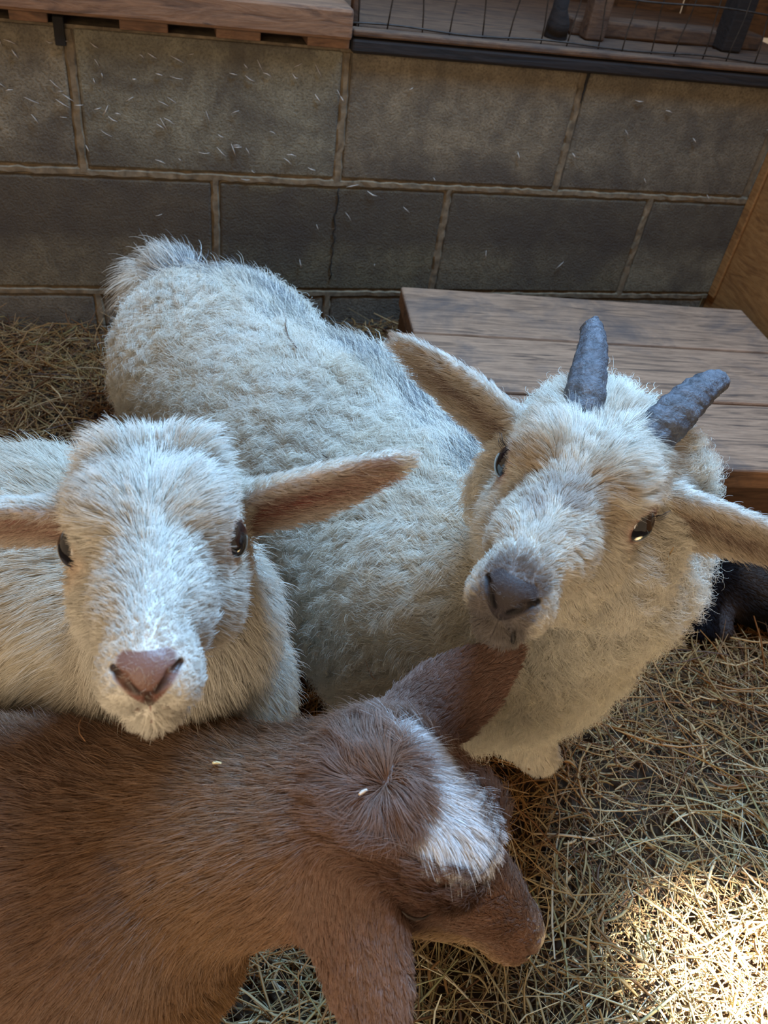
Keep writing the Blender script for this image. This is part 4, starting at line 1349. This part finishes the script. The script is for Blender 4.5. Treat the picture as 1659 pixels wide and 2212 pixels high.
# ================================================================ black goat resting in the shade by the bench
def goat_black():
    c0 = at(1560, 1235, 1.12); c1 = at(1490, 1260, 1.10)
    P = [well(c0 + np.array([0, 0, -.005]), (.095, .06, .050), (1, -.2, 0), k=.03, flow=(1, 0, -.4), L=.012, lift=.3, col=(.005, .004, .005)),
         wcap(at(1500, 1270, 1.09), at(1515, 1360, 1.062), .032, .020, k=.02, flow=(0, 0, -1), L=.006, lift=.2, col=(.005, .004, .005)),
         wcap(at(1555, 1290, 1.085), at(1562, 1362, 1.062), .014, .011, k=.008, flow=(0, 0, -1), L=.004, lift=.2, col=(.05, .036, .032)),
         wcap(at(1610, 1240, 1.08), at(1640, 1265, 1.075), .016, .013, k=.01, flow=(1, 0, -.4), L=.004, lift=.2, col=(.06, .045, .038)),
         well(at(1640, 1290, 1.1), (.045, .04, .030), (1, 0, 0), k=.03, flow=(1, 0, -.4), L=.010, lift=.3, col=(.006, .005, .005))]
    root = empty('black_goat', (c0[0], c0[1], 0))
    tag(root, 'black animal lying in deep shadow under the horned goat ear beside the bench', 'goat')
    o, V, F, f = build_skin('body', P, [], Z0, I3, 1, lambda Pt, A, f: A['col'], root, M_BLACKSKIN, .0045)
    fur('fur', V, F, f, int(26000 * QF), 5, M_BLACKFUR, root, lambda Pt, Nn, A, g: A, seed=17, rad=.00022, csize=.006, cstr=.5)
    fix_local(root)


FA = goat_white(); FB = goat_horned(); FC = goat_brown(); goat_black()


def hit(f, px, py, off):
    """first point along a sight line that lies off metres above the skin"""
    r = nrmz(ray(px, py)[None])[0]; t = .25
    for _ in range(400):
        d = f.ev((CAM + r * t)[None])[0] - off
        if d < .0005: break
        t += min(max(d * .7, .0006), .02)
    return CAM + r * t


def litter(name, label, f, px, r, c, off, cat='straw'):
    pts = [Vector(hit(f, x, y, off + (.002 if i in (0, len(px) - 1) else 0))) for i, (x, y) in enumerate(px)]
    bm = bmesh.new(); tube(bm, pts, [r * .6] + [r] * (len(pts) - 2) + [r * .6], 6)
    return tag(bmobj(name, bm, plain(name + '_tone', c, .6, 200, .15)), label, cat)


litter('dark_stalk', 'thin dark bent stalk caught in the fleece on the horned goat back', FB, [(618, 684), (617, 705), (622, 728), (634, 742), (641, 752)], .0009, (.10, .055, .035), .020, 'stalk')
litter('hay_stalk', 'short curved orange brown stalk stuck low in the horned goat flank', FB, [(790, 1428), (795, 1442), (801, 1456), (809, 1468)], .0009, (.35, .17, .06), .018, 'stalk')
litter('hay_stalk', 'tiny dark hay splinter in the fleece above the white kid ear', FB, [(696, 981), (704, 987), (712, 991)], .0007, (.10, .07, .05), .020, 'stalk')
litter('hay_stalk', 'forked dry stalk stuck in the wool under the horned goat right-hand ear', FB, [(1441, 1208), (1448, 1195), (1456, 1180)], .0006, (.30, .20, .10), .016, 'stalk')
litter('hay_stalk', 'thin curved reddish hay stalk lying on the brown kid back by the white kid chin', FC, [(176, 1552), (170, 1568), (172, 1585), (184, 1601)], .0005, (.42, .22, .11), .008, 'stalk')
for lab, px, c in (('pale seed husk lying on the brown kid crown', [(776, 1716), (783, 1711), (792, 1706)], (.72, .60, .48)), ('pale oat flake lying on the brown kid back near the white kid chin', [(460, 1648), (468, 1647), (477, 1648)], (.80, .68, .38))):
    litter('oat_seed', lab, FC, px, .0011, c, .0095, 'seed')['group'] = 'pale husks on the brown kid'
for lab, px in (('small dark crumb under the horned goat nostril', [(1108, 1370), (1109, 1380), (1107, 1390)]), ):
    litter('dark_crumb', lab, FB, px, .0016, (.02, .016, .014), .0022, 'crumb')

# the closed eye of the feeding kid
kid = bpy.data.objects['brown_goat_kid']
bm = bmesh.new()
tube(bm, [Vector(hit(FC, x, y, .0035)) for x, y in ((868, 1968), (880, 1979), (896, 1985), (914, 1984), (932, 1974))], [.0003, .0008, .0010, .0008, .0003], 6)
lid = bmobj('closed_eyelid', bm, M_LASH, kid); lid['label'] = 'dark closed eyelid line'
fix_local(kid)
